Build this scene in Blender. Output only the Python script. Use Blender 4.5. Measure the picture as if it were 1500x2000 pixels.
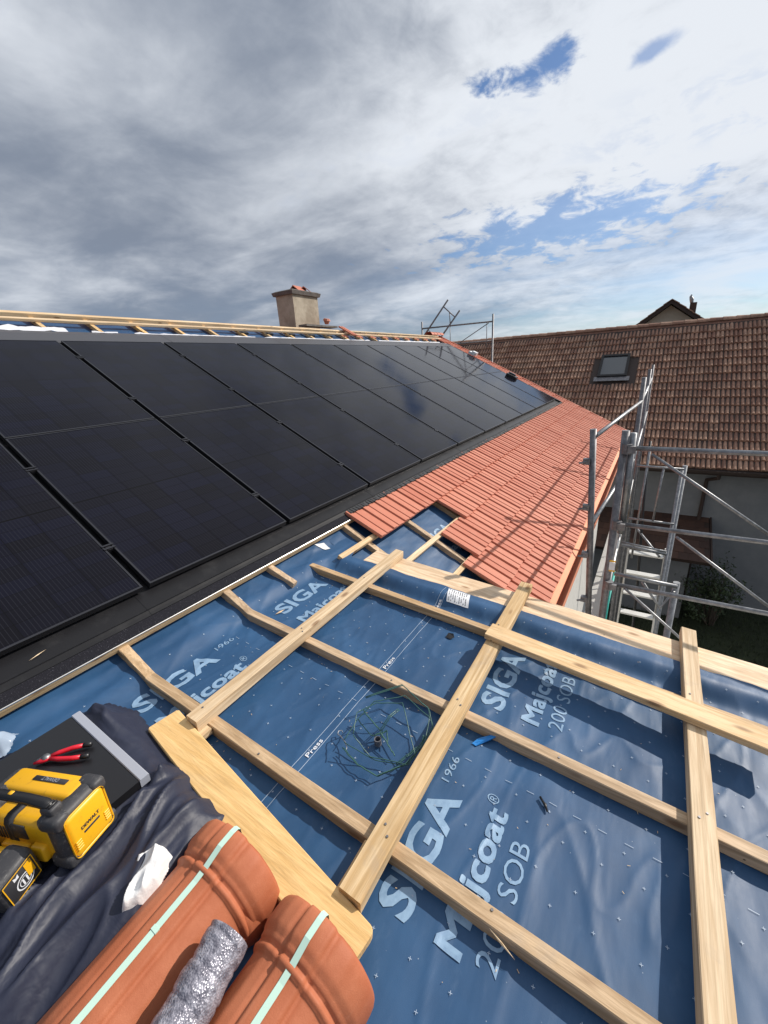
import bpy, bmesh, math, random
from mathutils import Vector, Matrix, noise as mnoise
random.seed(7)
R = math.radians
for o in list(bpy.data.objects): bpy.data.objects.remove(o)
SC = bpy.context.scene
COL = SC.collection

# ------------------------------------------------------------------ camera
YAW, PITCH, ROLL, FPX = 0.583737, -0.335908, 0.062805, 809.434
def cam_axes():
    f0 = Vector((math.cos(YAW), math.sin(YAW), 0)); rt = Vector((math.sin(YAW), -math.cos(YAW), 0)); up = Vector((0, 0, 1))
    fw = f0*math.cos(PITCH)+up*math.sin(PITCH); dn = -(up*math.cos(PITCH)-f0*math.sin(PITCH))
    return rt*math.cos(ROLL)+dn*math.sin(ROLL), -rt*math.sin(ROLL)+dn*math.cos(ROLL), fw
rt, dn, fw = cam_axes()
cd = bpy.data.cameras.new('camera'); cam = bpy.data.objects.new('camera', cd); COL.objects.link(cam)
cd.sensor_fit = 'VERTICAL'; cd.sensor_height = 36; cd.lens = FPX/2000*36; cd.clip_start = 0.05; cd.clip_end = 3000
m = Matrix((rt, -dn, -fw)).transposed().to_4x4(); cam.matrix_world = m
SC.camera = cam

# ------------------------------------------------------------------ sky, sun, exposure
SUN = Vector((1.15, -0.78, 0.98)).normalized()
SC.view_settings.view_transform = 'Standard'; SC.view_settings.look = 'None'
SC.view_settings.exposure = 0.0; SC.view_settings.gamma = 1.0
sd = bpy.data.lights.new('sun', 'SUN'); sd.energy = 4.7; sd.angle = R(0.55); sd.color = (1.0, 0.93, 0.84)
so = bpy.data.objects.new('sun', sd); COL.objects.link(so)
so.rotation_euler = (-SUN).to_track_quat('-Z', 'Y').to_euler(); so.location = (20, -13, 16)

class NT:
    def __init__(s, tree): s.t = tree; s.n = tree.nodes; s.l = tree.links
    def node(s, typ, **kw):
        n = s.n.new(typ)
        for k, v in kw.items(): setattr(n, k, v)
        return n
    def put(s, sock, v):
        if hasattr(v, 'is_output'): s.l.new(v, sock)
        elif v is not None: sock.default_value = v
    def math(s, op, a, b=None, c=None, clamp=False):
        n = s.node('ShaderNodeMath', operation=op, use_clamp=clamp)
        for i, v in enumerate((a, b, c)): s.put(n.inputs[i], v)
        return n.outputs[0]
    def vmath(s, op, a, b=None, out=0):
        n = s.node('ShaderNodeVectorMath', operation=op)
        s.put(n.inputs[0], a)
        if b is not None: s.put(n.inputs['Scale'] if op == 'SCALE' else n.inputs[1], b)
        return n.outputs['Value'] if op in ('DOT_PRODUCT', 'LENGTH') else n.outputs[0]
    def noise(s, vec, scale, detail=4, rough=.5, dist=0., out=0):
        n = s.node('ShaderNodeTexNoise'); s.put(n.inputs['Vector'], vec); n.inputs['Scale'].default_value = scale
        n.inputs['Detail'].default_value = detail; n.inputs['Roughness'].default_value = rough; n.inputs['Distortion'].default_value = dist
        return n.outputs[out]
    def ss(s, v, a, b, lo=0., hi=1.):
        n = s.node('ShaderNodeMapRange', interpolation_type='SMOOTHSTEP'); s.put(n.inputs[0], v)
        for i, q in enumerate((a, b, lo, hi)): n.inputs[i+1].default_value = q
        return n.outputs[0]
    def mix(s, f, a, b, blend='MIX'):
        n = s.node('ShaderNodeMix', data_type='RGBA', blend_type=blend); s.put(n.inputs[0], f)
        for i, v in ((6, a), (7, b)): s.put(n.inputs[i], v if hasattr(v, 'is_output') else (tuple(v)+(1,))[:4])
        return n.outputs[2]

def make_world():
    w = bpy.data.worlds.new('World'); SC.world = w; w.use_nodes = True
    N = NT(w.node_tree); N.n.clear()
    sky = N.node('ShaderNodeTexSky', sky_type='NISHITA', sun_disc=False)
    sky.sun_elevation = math.asin(SUN.z); sky.sun_rotation = math.atan2(SUN.x, SUN.y)
    sky.altitude = 400; sky.air_density = 1.0; sky.dust_density = 1.2; sky.ozone_density = 1.5
    d = N.vmath('NORMALIZE', N.node('ShaderNodeTexCoord').outputs['Generated'])
    sp = N.node('ShaderNodeSeparateXYZ'); N.put(sp.inputs[0], d)
    zc = N.math('ADD', N.math('MAXIMUM', sp.outputs[2], 0.0), 0.16)
    cb = N.node('ShaderNodeCombineXYZ'); N.put(cb.inputs[0], N.math('DIVIDE', sp.outputs[0], zc)); N.put(cb.inputs[1], N.math('DIVIDE', sp.outputs[1], zc))
    p = cb.outputs[0]
    mp = N.node('ShaderNodeMapping'); N.put(mp.inputs[0], p); mp.inputs['Rotation'].default_value = (0, 0, R(38)); mp.inputs['Scale'].default_value = (1.0, .68, 1); mp.inputs['Location'].default_value = (3.1, 1.7, 0)
    big = N.noise(mp.outputs[0], .75, 6, .5, .35)
    mid = N.noise(mp.outputs[0], 2.4, 6, .55, .45)
    fine = N.noise(p, 7.5, 7, .6, .3)
    sund = N.vmath('DOT_PRODUCT', d, tuple(SUN))
    glow = N.ss(sund, .36, .86)
    f = N.math('ADD', N.math('MULTIPLY', glow, .60), N.math('MULTIPLY', N.math('SUBTRACT', big, .5), 1.45))
    f = N.math('ADD', f, N.math('MULTIPLY', N.math('SUBTRACT', mid, .5), .95))
    f = N.math('ADD', f, N.math('MULTIPLY', N.math('SUBTRACT', fine, .5), N.math('MULTIPLY_ADD', glow, .75, .25)))
    f = N.ss(N.math('ADD', f, .20), -.10, .84)
    cloud = N.mix(f, (2.30, 2.72, 3.50), (8.1, 8.5, 9.1))
    # holes in the cloud deck
    def hole(px, py, wx, wy, rot, edge):
        c = (fw + rt*((px-750)/FPX) + dn*((py-1000)/FPX)).normalized()
        a = (rt - c*rt.dot(c)).normalized(); b = c.cross(a)
        a2 = a*math.cos(rot)+b*math.sin(rot); b2 = b*math.cos(rot)-a*math.sin(rot)
        q = N.node('ShaderNodeCombineXYZ')
        N.put(q.inputs[0], N.math('DIVIDE', N.vmath('DOT_PRODUCT', d, tuple(a2)), wx)); N.put(q.inputs[1], N.math('DIVIDE', N.vmath('DOT_PRODUCT', d, tuple(b2)), wy))
        L = N.vmath('LENGTH', q.outputs[0])
        L = N.math('ADD', L, N.math('MULTIPLY', N.math('SUBTRACT', fine, .5), 5.2)); L = N.math('ADD', L, N.math('MULTIPLY', N.math('SUBTRACT', mid, .5), 2.2))
        back = N.math('GREATER_THAN', N.vmath('DOT_PRODUCT', d, tuple(c)), .5)
        return N.math('MULTIPLY', N.ss(L, .55, .55+edge, 1., 0.), back)
    h = N.math('MAXIMUM', hole(1012, 153, .056, .019, R(-20), 1.0), N.math('MULTIPLY', hole(1075, 448, .16, .034, R(-10), 1.1), .85))
    h = N.math('MAXIMUM', h, N.math('MULTIPLY', hole(1280, 97, .020, .005, R(-28), 2.2), .75))
    rnd = N.math('MULTIPLY', N.ss(big, .56, .70), N.ss(fine, .48, .62)); h = N.math('MAXIMUM', h, N.math('MULTIPLY', rnd, .35))
    low = N.ss(sp.outputs[2], .02, .30, .95, 0.); low = N.math('MULTIPLY', low, N.ss(mid, .32, .66, .98, .40))
    low = N.math('MULTIPLY', low, N.ss(sund, .25, .75, .25, 1.))
    h = N.math('MAXIMUM', h, low)
    colr = N.mix(h, cloud, N.mix(1.0, sky.outputs[0], (.70, .86, 1.06), 'MULTIPLY'))
    bg = N.node('ShaderNodeBackground'); N.put(bg.inputs[0], colr); bg.inputs[1].default_value = 0.10
    out = N.node('ShaderNodeOutputWorld'); N.l.new(bg.outputs[0], out.inputs[0])
make_world()
SC.render.engine = 'CYCLES'

# ------------------------------------------------------------------ frames of the two roof planes
S1, S2 = 0.475468, 0.0824157
n1 = Vector((0, -math.sin(S1), math.cos(S1))); u1 = Vector((0, math.cos(S1), math.sin(S1)))
n2 = Vector((0, -math.sin(S2), math.cos(S2))); u2 = Vector((0, math.cos(S2), math.sin(S2)))
D1, D2 = -2.07, -1.5705
XA = Vector((1, 0, 0))
def P1(x, s, h=0.): return XA*x + u1*s + n1*(D1+h)          # main slope: h above the glass of the panels
def P2(x, y, h=0.): return XA*x + u2*((y+D2*math.sin(S2))/math.cos(S2)) + n2*(D2+h)   # flat dormer: h above the counter battens
GROUND = -8.2

# ------------------------------------------------------------------ object helpers
def wl(o):
    v = Vector((0, 0, 0))
    while o: v += o.location; o = o.parent
    return v
def tag(o, label=None, category=None, group=None, kind=None):
    for k, v in (('label', label), ('category', category), ('group', group), ('kind', kind)):
        if v: o[k] = v
    return o
def link(name, me, mat=None, parent=None, base=None, smooth=False, **kw):
    o = bpy.data.objects.new(name, me); COL.objects.link(o)
    if parent:
        o.parent = parent
        off = wl(parent)
        if off.length > 0: me.transform(Matrix.Translation(-off))
    elif base is not None:
        me.transform(Matrix.Translation(-Vector(base))); o.location = base
    if mat and not me.materials: me.materials.append(mat)
    if smooth: me.polygons.foreach_set('use_smooth', [True]*len(me.polygons))
    return tag(o, **kw)
def inst(name, me, parent, mw):
    o = bpy.data.objects.new(name, me); COL.objects.link(o); o.parent = parent
    mw = Matrix.Translation(-wl(parent)) @ mw
    o.matrix_local = mw
    return o
def empty(name, loc, **kw):
    o = bpy.data.objects.new(name, None); COL.objects.link(o); o.location = loc; o.empty_display_size = .1
    return tag(o, **kw)
class MB:
    def __init__(s): s.v = []; s.f = []
    def add(s, vs, fs):
        b = len(s.v); s.v += [tuple(v) for v in vs]; s.f += [tuple(i+b for i in f) for f in fs]; return s
    def prism(s, poly, a, b, ux, uy, caps=True):
        """poly in (ux,uy) swept from a to b"""
        n = len(poly); vs = [a+ux*p[0]+uy*p[1] for p in poly]+[b+ux*p[0]+uy*p[1] for p in poly]
        fs = [(i, (i+1) % n, n+(i+1) % n, n+i) for i in range(n)]
        if caps: fs += [tuple(range(n-1, -1, -1)), tuple(range(n, 2*n))]
        return s.add(vs, fs)
    def box(s, c, sx, sy, sz, ax=XA, ay=Vector((0, 1, 0)), az=Vector((0, 0, 1))):
        c = Vector(c); vs = [c+ax*(i*sx/2)+ay*(j*sy/2)+az*(k*sz/2) for k in (-1, 1) for j in (-1, 1) for i in (-1, 1)]
        return s.add(vs, [(0, 2, 3, 1), (4, 5, 7, 6), (0, 1, 5, 4), (1, 3, 7, 5), (3, 2, 6, 7), (2, 0, 4, 6)])
    def beam(s, a, b, w, h, up, ch=.003, jit=0.):
        """timber, centre of top face runs a..b"""
        a = Vector(a); b = Vector(b); d = (b-a).normalized(); sd_ = up.cross(d).normalized(); up = d.cross(sd_).normalized()
        W = w/2
        poly = [(-W+ch, 0), (-W, -ch), (-W, -h+ch), (-W+ch, -h), (W-ch, -h), (W, -h+ch), (W, -ch), (W-ch, 0)]
        return s.prism(poly[::-1], a, b, sd_, up)
    def tube(s, pts, r, seg=8, caps=True):
        pts = [Vector(p) for p in pts]; rings = []
        prev = None
        for i, p in enumerate(pts):
            d = (pts[min(i+1, len(pts)-1)]-pts[max(i-1, 0)]).normalized()
            if prev is None: a = d.orthogonal().normalized()
            else: a = (prev-d*prev.dot(d)).normalized()
            prev = a; b = d.cross(a); rr = r[i] if isinstance(r, (list, tuple)) else r
            rings.append([p+(a*math.cos(t*2*math.pi/seg)+b*math.sin(t*2*math.pi/seg))*rr for t in range(seg)])
        vs = [v for g in rings for v in g]; fs = []
        for i in range(len(pts)-1):
            for t in range(seg): fs.append((i*seg+t, i*seg+(t+1) % seg, (i+1)*seg+(t+1) % seg, (i+1)*seg+t))
        if caps: fs += [tuple(range(seg-1, -1, -1)), tuple((len(pts)-1)*seg+t for t in range(seg))]
        return s.add(vs, fs)
    def grid(s, nu, nv, fn, keep=None):
        vs = [fn(i/nu, j/nv) for j in range(nv+1) for i in range(nu+1)]; w = nu+1
        fs = [(j*w+i, j*w+i+1, (j+1)*w+i+1, (j+1)*w+i) for j in range(nv) for i in range(nu) if keep is None or keep((i+.5)/nu, (j+.5)/nv)]
        return s.add(vs, fs)
    def mesh(s, name='mesh'):
        me = bpy.data.meshes.new(name); me.from_pydata([tuple(v) for v in s.v], [], s.f); me.update(); return me

# ------------------------------------------------------------------ materials
def mat(name, col=(.5, .5, .5), rough=.5, metal=0., spec=.5, coat=0.):
    m = bpy.data.materials.new(name); m.use_nodes = True; N = NT(m.node_tree); b = m.node_tree.nodes['Principled BSDF']
    b.inputs['Base Color'].default_value = tuple(col)+(1,); b.inputs['Roughness'].default_value = rough; b.inputs['Metallic'].default_value = metal
    b.inputs['Specular IOR Level'].default_value = spec; b.inputs['Coat Weight'].default_value = coat
    m['b'] = 1
    return m, N, b
def bump(N, b, h, strength=.3, dist=.01):
    n = N.node('ShaderNodeBump'); n.inputs['Strength'].default_value = strength; n.inputs['Distance'].default_value = dist
    N.put(n.inputs['Height'], h); N.l.new(n.outputs[0], b.inputs['Normal'])
def obj_co(N): return N.node('ShaderNodeTexCoord').outputs['Object']
def mapped(N, v, sc, rot=(0, 0, 0), loc=(0, 0, 0)):
    mp = N.node('ShaderNodeMapping'); N.put(mp.inputs[0], v); mp.inputs['Scale'].default_value = sc; mp.inputs['Rotation'].default_value = rot
    if hasattr(loc, 'is_output'): N.l.new(loc, mp.inputs['Location'])
    else: mp.inputs['Location'].default_value = loc
    return mp.outputs[0]
def rnd(N): return N.node('ShaderNodeObjectInfo').outputs['Random']
def geo_rnd(N): return N.node('ShaderNodeNewGeometry').outputs['Random Per Island']

def wood(name, axis, c0, c1, dirt=.25, rough=.62):
    """axis = grain direction, 0 x, 1 y"""
    m, N, b = mat(name, c1, rough, spec=.25)
    r = rnd(N); off = N.node('ShaderNodeCombineXYZ')
    for i in range(3): N.put(off.inputs[i], N.math('MULTIPLY', r, 7.3+3*i))
    co = obj_co(N); A = 1.1
    sc = [26., 26., 26.]; sc[axis] = A
    g = N.noise(mapped(N, co, sc, loc=off.outputs[0]), 1.6, 5, .6, .6)
    sc2 = [90., 90., 90.]; sc2[axis] = 3.
    g2 = N.noise(mapped(N, co, sc2, loc=off.outputs[0]), 1., 3, .6, .2)
    sc3 = [5., 5., 5.]; sc3[axis] = 1.6
    bl = N.noise(mapped(N, co, sc3, loc=off.outputs[0]), 1., 4, .6, .4)
    c = N.mix(N.ss(g, .35, .68), c0, c1)
    c = N.mix(N.math('MULTIPLY', N.ss(g2, .48, .72), .42), c, tuple(x*.62 for x in c0))
    c = N.mix(N.math('MULTIPLY', N.ss(bl, .52, .75), dirt), c, (c0[0]*.55, c0[1]*.52, c0[2]*.5))
    st_ = N.ss(N.noise(mapped(N, co, (3.3, 3.3, 3.3), loc=off.outputs[0]), 1., 5, .7, .5), .56, .70)
    c = N.mix(N.math('MULTIPLY', st_, dirt*.7), c, (.36, .31, .26))
    vn = N.node('ShaderNodeTexVoronoi', feature='F1'); N.put(vn.inputs['Vector'], mapped(N, co, (6.5, 6.5, 6.5), loc=off.outputs[0])); vn.inputs['Scale'].default_value = 1.
    c = N.mix(N.math('MULTIPLY', N.ss(vn.outputs['Distance'], .018, .032, 1., 0.), .8), c, (.05, .035, .025))
    # knots
    vo = N.node('ShaderNodeTexVoronoi', feature='F1'); sck = [9., 9., 9.]; sck[axis] = 3.2
    N.put(vo.inputs['Vector'], mapped(N, co, sck, loc=off.outputs[0])); vo.inputs['Scale'].default_value = 1.
    kn = N.ss(vo.outputs['Distance'], .05, .17, 1., 0.)
    c = N.mix(N.math('MULTIPLY', kn, .75), c, (.20, .09, .035))
    hv = N.node('ShaderNodeHueSaturation'); N.put(hv.inputs['Color'], c); N.put(hv.inputs['Value'], N.math('MULTIPLY_ADD', r, .26, .87)); N.put(hv.inputs['Saturation'], N.math('MULTIPLY_ADD', N.math('FRACT', N.math('MULTIPLY', r, 7.7)), .22, .88))
    N.l.new(hv.outputs[0], b.inputs['Base Color'])
    bump(N, b, N.math('ADD', g, N.math('MULTIPLY', g2, .6)), .5, .005)
    return m
W_X = wood('pine_along_ridge', 0, (.56, .385, .21), (.78, .60, .385), .42)
W_Y = wood('pine_down_slope', 1, (.41, .275, .155), (.61, .44, .275), .45)
W_BD = wood('pale_planed_board', 1, (.60, .435, .29), (.78, .62, .45), .5, .6)
W_YEL = wood('yellow_formwork_board', 1, (.62, .36, .10), (.74, .47, .17), .14, .42)
W_PL = wood('warm_plank', 1, (.62, .39, .165), (.78, .545, .285), .18)

def m_membrane():
    m, N, b = mat('blue_membrane', (.03, .085, .22), .42, spec=.4)
    co = obj_co(N)
    n = N.noise(co, 2.2, 5, .6, .3); f = N.noise(co, 420., 3, .7); dust = N.noise(mapped(N, co, (9, 22, 9)), 1., 6, .65)
    c = N.mix(N.ss(n, .3, .7), (.016, .062, .148), (.027, .091, .204))
    c = N.mix(N.math('MULTIPLY', N.ss(dust, .55, .8), .22), c, (.12, .19, .30))
    vo = N.node('ShaderNodeTexVoronoi'); N.put(vo.inputs['Vector'], co); vo.inputs['Scale'].default_value = 34.
    spk = N.math('MULTIPLY', N.ss(vo.outputs['Distance'], .035, .06, 1., 0.), N.ss(N.noise(co, 11., 2), .55, .62))
    c = N.mix(N.math('MULTIPLY', spk, .6), c, (.45, .50, .55))
    N.l.new(c, b.inputs['Base Color']); N.put(b.inputs['Roughness'], N.math('MULTIPLY_ADD', dust, .2, .42))
    w = N.noise(mapped(N, co, (4., 13., 6.)), 1., 2, .45, .2)
    bump(N, b, N.math('ADD', w, N.math('MULTIPLY', f, .07)), .18, .02)
    return m
M_MEM = m_membrane()
M_PRINT, N, b = mat('pale_blue_print', (.23, .36, .52), .5)
d_ = N.noise(obj_co(N), 30, 5, .6); N.l.new(N.mix(N.ss(d_, .3, .75), (.25, .385, .54), (.17, .28, .43)), b.inputs['Base Color'])

def m_tile():
    m, N, b = mat('red_clay_tile', (.5, .16, .09), .62, spec=.3)
    co = obj_co(N); r = rnd(N)
    n = N.noise(N.vmath('ADD', co, N.vmath('SCALE', (13., 7., 5.), r)), 9., 6, .65)
    c = N.mix(r, (.48, .150, .092), (.56, .205, .132)); c = N.mix(N.math('MULTIPLY', N.ss(n, .45, .75), .4), c, (.57, .26, .175))
    c = N.mix(N.math('MULTIPLY', N.ss(N.noise(co, 60., 4, .7), .6, .8), .35), c, (.30, .09, .05))
    N.l.new(c, b.inputs['Base Color']); bump(N, b, N.noise(co, 260., 4, .6), .25, .003)
    return m
M_TILE = m_tile()
def m_oldtile():
    m, N, b = mat('weathered_brown_tile', (.2, .13, .09), .8, spec=.2)
    r = N.math('FRACT', N.math('ADD', rnd(N), geo_rnd(N)))
    ge = N.node('ShaderNodeNewGeometry'); pos = ge.outputs['Position']
    n = N.noise(pos, 6., 6, .7); n2_ = N.noise(pos, 1.1, 4, .6); l = N.noise(pos, 26., 4, .7)
    c = N.mix(r, (.27, .140, .100), (.47, .290, .205)); c = N.mix(N.math('MULTIPLY', N.ss(n, .4, .7), .6), c, (.15, .090, .072))
    c = N.mix(N.math('MULTIPLY', N.ss(l, .55, .72), .55), c, (.50, .36, .25))
    c = N.mix(N.math('MULTIPLY', N.ss(n2_, .5, .7), .3), c, (.09, .07, .055))
    N.l.new(c, b.inputs['Base Color']); bump(N, b, l, .4, .006)
    return m
M_OLD = m_oldtile()
def m_cells():
    m, N, b = mat('solar_cell_glass', (.01, .011, .016), .12, spec=.28)
    co = obj_co(N); sp = N.node('ShaderNodeSeparateXYZ'); N.put(sp.inputs[0], co); x, y = sp.outputs[0], sp.outputs[1]
    def line(v, period, w, ph=0.):
        t = N.math('ABSOLUTE', N.math('SUBTRACT', N.math('FRACT', N.math('ADD', N.math('DIVIDE', v, period), ph)), .5))
        return N.ss(t, .5-w, .5-w*.5)
    gx = line(x, .1855, .012); gy = line(y, .0935, .020); bus = line(x, .01855, .10); mid = N.ss(N.math('ABSOLUTE', y), .004, .008, 1., 0.)
    r = rnd(N)
    cell = N.noise(N.vmath('FLOOR', mapped(N, co, (1/.1855, 1/.0935, 0))), 3.3, 1)
    c = N.mix(N.ss(cell, .3, .7), (.0060, .0058, .0085), (.0068, .0072, .0150))
    c = N.mix(N.math('MULTIPLY', bus, .22), c, (.045, .048, .060)); c = N.mix(N.math('MAXIMUM', N.math('MAXIMUM', gx, gy), mid), c, (.004, .004, .005))
    N.l.new(c, b.inputs['Base Color'])
    sm = N.noise(N.vmath('ADD', co, N.vmath('SCALE', (9., 5., 3.), r)), 2.5, 5, .6)
    N.put(b.inputs['Roughness'], N.math('MULTIPLY_ADD', sm, .10, .035)); b.inputs['IOR'].default_value = 1.26
    return m
M_CELL = m_cells()
M_FRAME = mat('black_anodised_frame', (.055, .055, .062), .30, .75)[0]
M_BLK, N, b = mat('black_sheet', (.022, .024, .028), .38, spec=.22)
q = N.noise(obj_co(N), 7, 6, .65); N.put(b.inputs['Roughness'], N.math('MULTIPLY_ADD', q, .30, .24)); N.l.new(N.mix(N.ss(q, .5, .8), (.013, .013, .015), (.026, .026, .028)), b.inputs['Base Color'])
M_FOAM, N, b = mat('granular_sealing_strip', (.03, .03, .035), .8, spec=.1)
q = N.noise(obj_co(N), 190, 3, .8); N.l.new(N.mix(N.ss(q, .60, .78), (.016, .016, .021), (.24, .24, .28)), b.inputs['Base Color']); bump(N, b, q, .8, .004)
M_DARK = mat('dark_shadow_void', (.02, .02, .02), .9)[0]
M_STEEL, N, b = mat('galvanised_tube', (.42, .43, .45), .42, .7)
q = N.noise(obj_co(N), 22, 6, .7); N.l.new(N.mix(N.ss(q, .35, .75), (.22, .225, .235), (.40, .41, .425)), b.inputs['Base Color']); N.put(b.inputs['Roughness'], N.math('MULTIPLY_ADD', q, .35, .28))
M_DSTEEL, N, b = mat('weathered_steel_tube', (.20, .20, .21), .55, .6)
q = N.noise(obj_co(N), 18, 6, .7); N.l.new(N.mix(N.ss(q, .35, .75), (.15, .15, .16), (.30, .29, .30)), b.inputs['Base Color'])
M_ALU = mat('aluminium', (.62, .62, .60), .45, .6)[0]
M_COPPER, N, b = mat('new_copper', (.80, .36, .20), .55, .25, spec=.25)
q = N.noise(obj_co(N), 5, 5, .6); N.l.new(N.mix(q, (.50, .19, .105), (.66, .29, .175)), b.inputs['Base Color'])
def stucco(name, c0, c1, sc=8., bs=.3):
    m, N, b = mat(name, c0, .88, spec=.2); co = obj_co(N); q = N.noise(co, sc, 8, .7)
    N.l.new(N.mix(N.ss(q, .3, .7), c0, c1), b.inputs['Base Color']); bump(N, b, N.noise(co, 120, 5, .7), bs, .01); return m
M_CHIM = stucco('stained_chimney_render', (.30, .25, .19), (.50, .44, .35), 3.2, .6)
M_CONC = stucco('dark_concrete', (.11, .10, .095), (.20, .18, .165), 9.)
M_WALLG = stucco('grey_render', (.20, .205, .215), (.235, .24, .245), 3.)
M_WALLC = stucco('cream_render', (.45, .41, .34), (.52, .48, .40), 3.)
M_WALLW = stucco('white_render', (.62, .61, .58), (.70, .69, .66), 4.)
M_DWOOD = mat('dark_stained_wood', (.045, .028, .022), .7)[0]
M_YEL, N, b = mat('yellow_tool_plastic', (.80, .42, .012), .38)
q = N.noise(obj_co(N), 40, 5, .7); N.l.new(N.mix(N.math('MULTIPLY', N.ss(q, .55, .75), .5), (.80, .42, .012), (.40, .20, .02)), b.inputs['Base Color'])
M_RUB, N, b = mat('grey_rubber', (.05, .05, .055), .55)
q = N.noise(obj_co(N), 60, 5, .7); sc_ = N.noise(mapped(N, obj_co(N), (35, 120, 60)), 1., 5, .75); c_ = N.mix(N.ss(q, .5, .8), (.040, .040, .045), (.10, .10, .10)); N.l.new(N.mix(N.math('MULTIPLY', N.ss(sc_, .58, .70), .7), c_, (.26, .25, .24)), b.inputs['Base Color']); N.put(b.inputs['Roughness'], N.math('MULTIPLY_ADD', q, .4, .35))
M_BLKP = mat('black_plastic', (.012, .012, .014), .35)[0]
M_RED = mat('red_grip', (.60, .012, .03), .35)[0]
M_WHITE, N, b = mat('white_film', (.72, .73, .75), .45)
M_LINE = mat('black_print', (.03, .03, .035), .6)[0]
M_WLINE = mat('white_print', (.72, .74, .78), .55)[0]
M_MARK = mat('faint_white_print', (.36, .44, .55), .55)[0]
M_GREYS = mat('grey_edge_strip', (.34, .36, .42), .4)[0]
M_CLOTHN, N, b = mat('navy_nylon', (.012, .014, .028), .5, spec=.4)
q = N.noise(obj_co(N), 14, 6, .65); N.l.new(N.mix(q, (.014, .017, .034), (.024, .029, .054)), b.inputs['Base Color']); bump(N, b, N.noise(obj_co(N), 16, 3, .5, .4), .35, .012)
M_CLOTHW, N, b = mat('white_cloth', (.74, .74, .74), .8); bump(N, b, N.noise(obj_co(N), 50, 5, .6), .3, .01)
M_RIDGE, N, b = mat('smooth_ridge_clay', (.50, .155, .06), .6, spec=.3)
co = obj_co(N); q = N.noise(co, 7, 7, .65); c_ = N.mix(N.ss(q, .35, .75), (.40, .120, .055), (.48, .165, .082)); c_ = N.mix(N.math('MULTIPLY', N.ss(N.noise(mapped(N, co, (5, 30, 30)), 1.5, 6, .7), .55, .75), .16), c_, (.56, .28, .18)); c_ = N.mix(N.math('MULTIPLY', N.ss(N.noise(co, 420, 2, .6), .66, .74), .5), c_, (.22, .06, .03)); N.l.new(c_, b.inputs['Base Color']); bump(N, b, N.math('ADD', N.noise(co, 340, 3, .7), N.math('MULTIPLY', N.noise(co, 30, 4, .6), 2.)), .22, .003)
M_STRAP = mat('pale_green_strap', (.50, .70, .60), .4)[0]
M_GWIRE = mat('green_coated_wire', (.040, .115, .100), .35)[0]
M_TAPE = mat('bright_blue_tape', (.02, .22, .62), .4)[0]
def m_bubble():
    m, N, b = mat('bubble_wrap', (.45, .44, .50), .30); co = obj_co(N)
    vo = N.node('ShaderNodeTexVoronoi'); N.put(vo.inputs['Vector'], co); vo.inputs['Scale'].default_value = 210.
    N.l.new(N.mix(N.ss(N.noise(co, 45, 5, .7), .35, .7), (.15, .145, .18), (.46, .45, .51)), b.inputs['Base Color']); b.inputs['Metallic'].default_value = .25
    bump(N, b, N.math('ADD', vo.outputs['Distance'], N.math('MULTIPLY', N.noise(co, 14, 2, .5), .6)), .5, .004); return m
M_BUB = m_bubble()
M_GLASS, N, b = mat('skylight_glass', (.05, .06, .07), .06, spec=.8)
M_LEAF, N, b = mat('shrub_leaf', (.05, .09, .03), .55); N.l.new(N.mix(geo_rnd(N), (.016, .030, .010), (.045, .070, .024)), b.inputs['Base Color'])
M_BARK = mat('bark', (.08, .06, .045), .9)[0]
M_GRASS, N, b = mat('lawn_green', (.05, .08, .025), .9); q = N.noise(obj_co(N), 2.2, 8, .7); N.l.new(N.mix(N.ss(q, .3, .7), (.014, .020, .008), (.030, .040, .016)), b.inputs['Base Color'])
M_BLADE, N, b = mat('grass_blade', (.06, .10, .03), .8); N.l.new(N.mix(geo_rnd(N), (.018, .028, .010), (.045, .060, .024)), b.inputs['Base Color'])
M_GREYF = mat('grey_ridge_sheet', (.060, .060, .068), .42)[0]
M_FELT = mat('white_felt', (.66, .67, .72), .7)[0]
M_EDGE = mat('bright_metal_edge', (.70, .68, .64), .35, .8)[0]
M_LIP = mat('dark_comb', (.02, .021, .024), .6)[0]
# ================================================================== SETTING
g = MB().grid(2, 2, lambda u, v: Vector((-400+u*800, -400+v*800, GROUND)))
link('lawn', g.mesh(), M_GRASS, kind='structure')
def grass():
    b = MB(); rg = random.Random(3)
    for i in range(9000):
        x = rg.uniform(5, 16); y = rg.uniform(-4.5, .3); h = rg.uniform(.05, .16); a = rg.uniform(0, 6.28); w = .012
        dx, dy = math.cos(a)*w, math.sin(a)*w; lx, ly = rg.uniform(-.06, .06), rg.uniform(-.06, .06)
        b.add([(x-dx, y-dy, GROUND), (x+dx, y+dy, GROUND), (x+lx, y+ly, GROUND+h)], [(0, 1, 2)])
    for i in range(16):                                    # daisies and clover heads
        x = rg.uniform(6, 14); y = rg.uniform(-4, -.4); z = GROUND+.14
        b.add([(x+.03*math.cos(t), y+.03*math.sin(t), z) for t in [k*1.05 for k in range(6)]], [(0, 1, 2, 3, 4, 5)])
    return b.mesh()
link('grass', grass(), M_BLADE, label='shaded uncut grass between the two houses', category='grass', kind='stuff')

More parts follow.
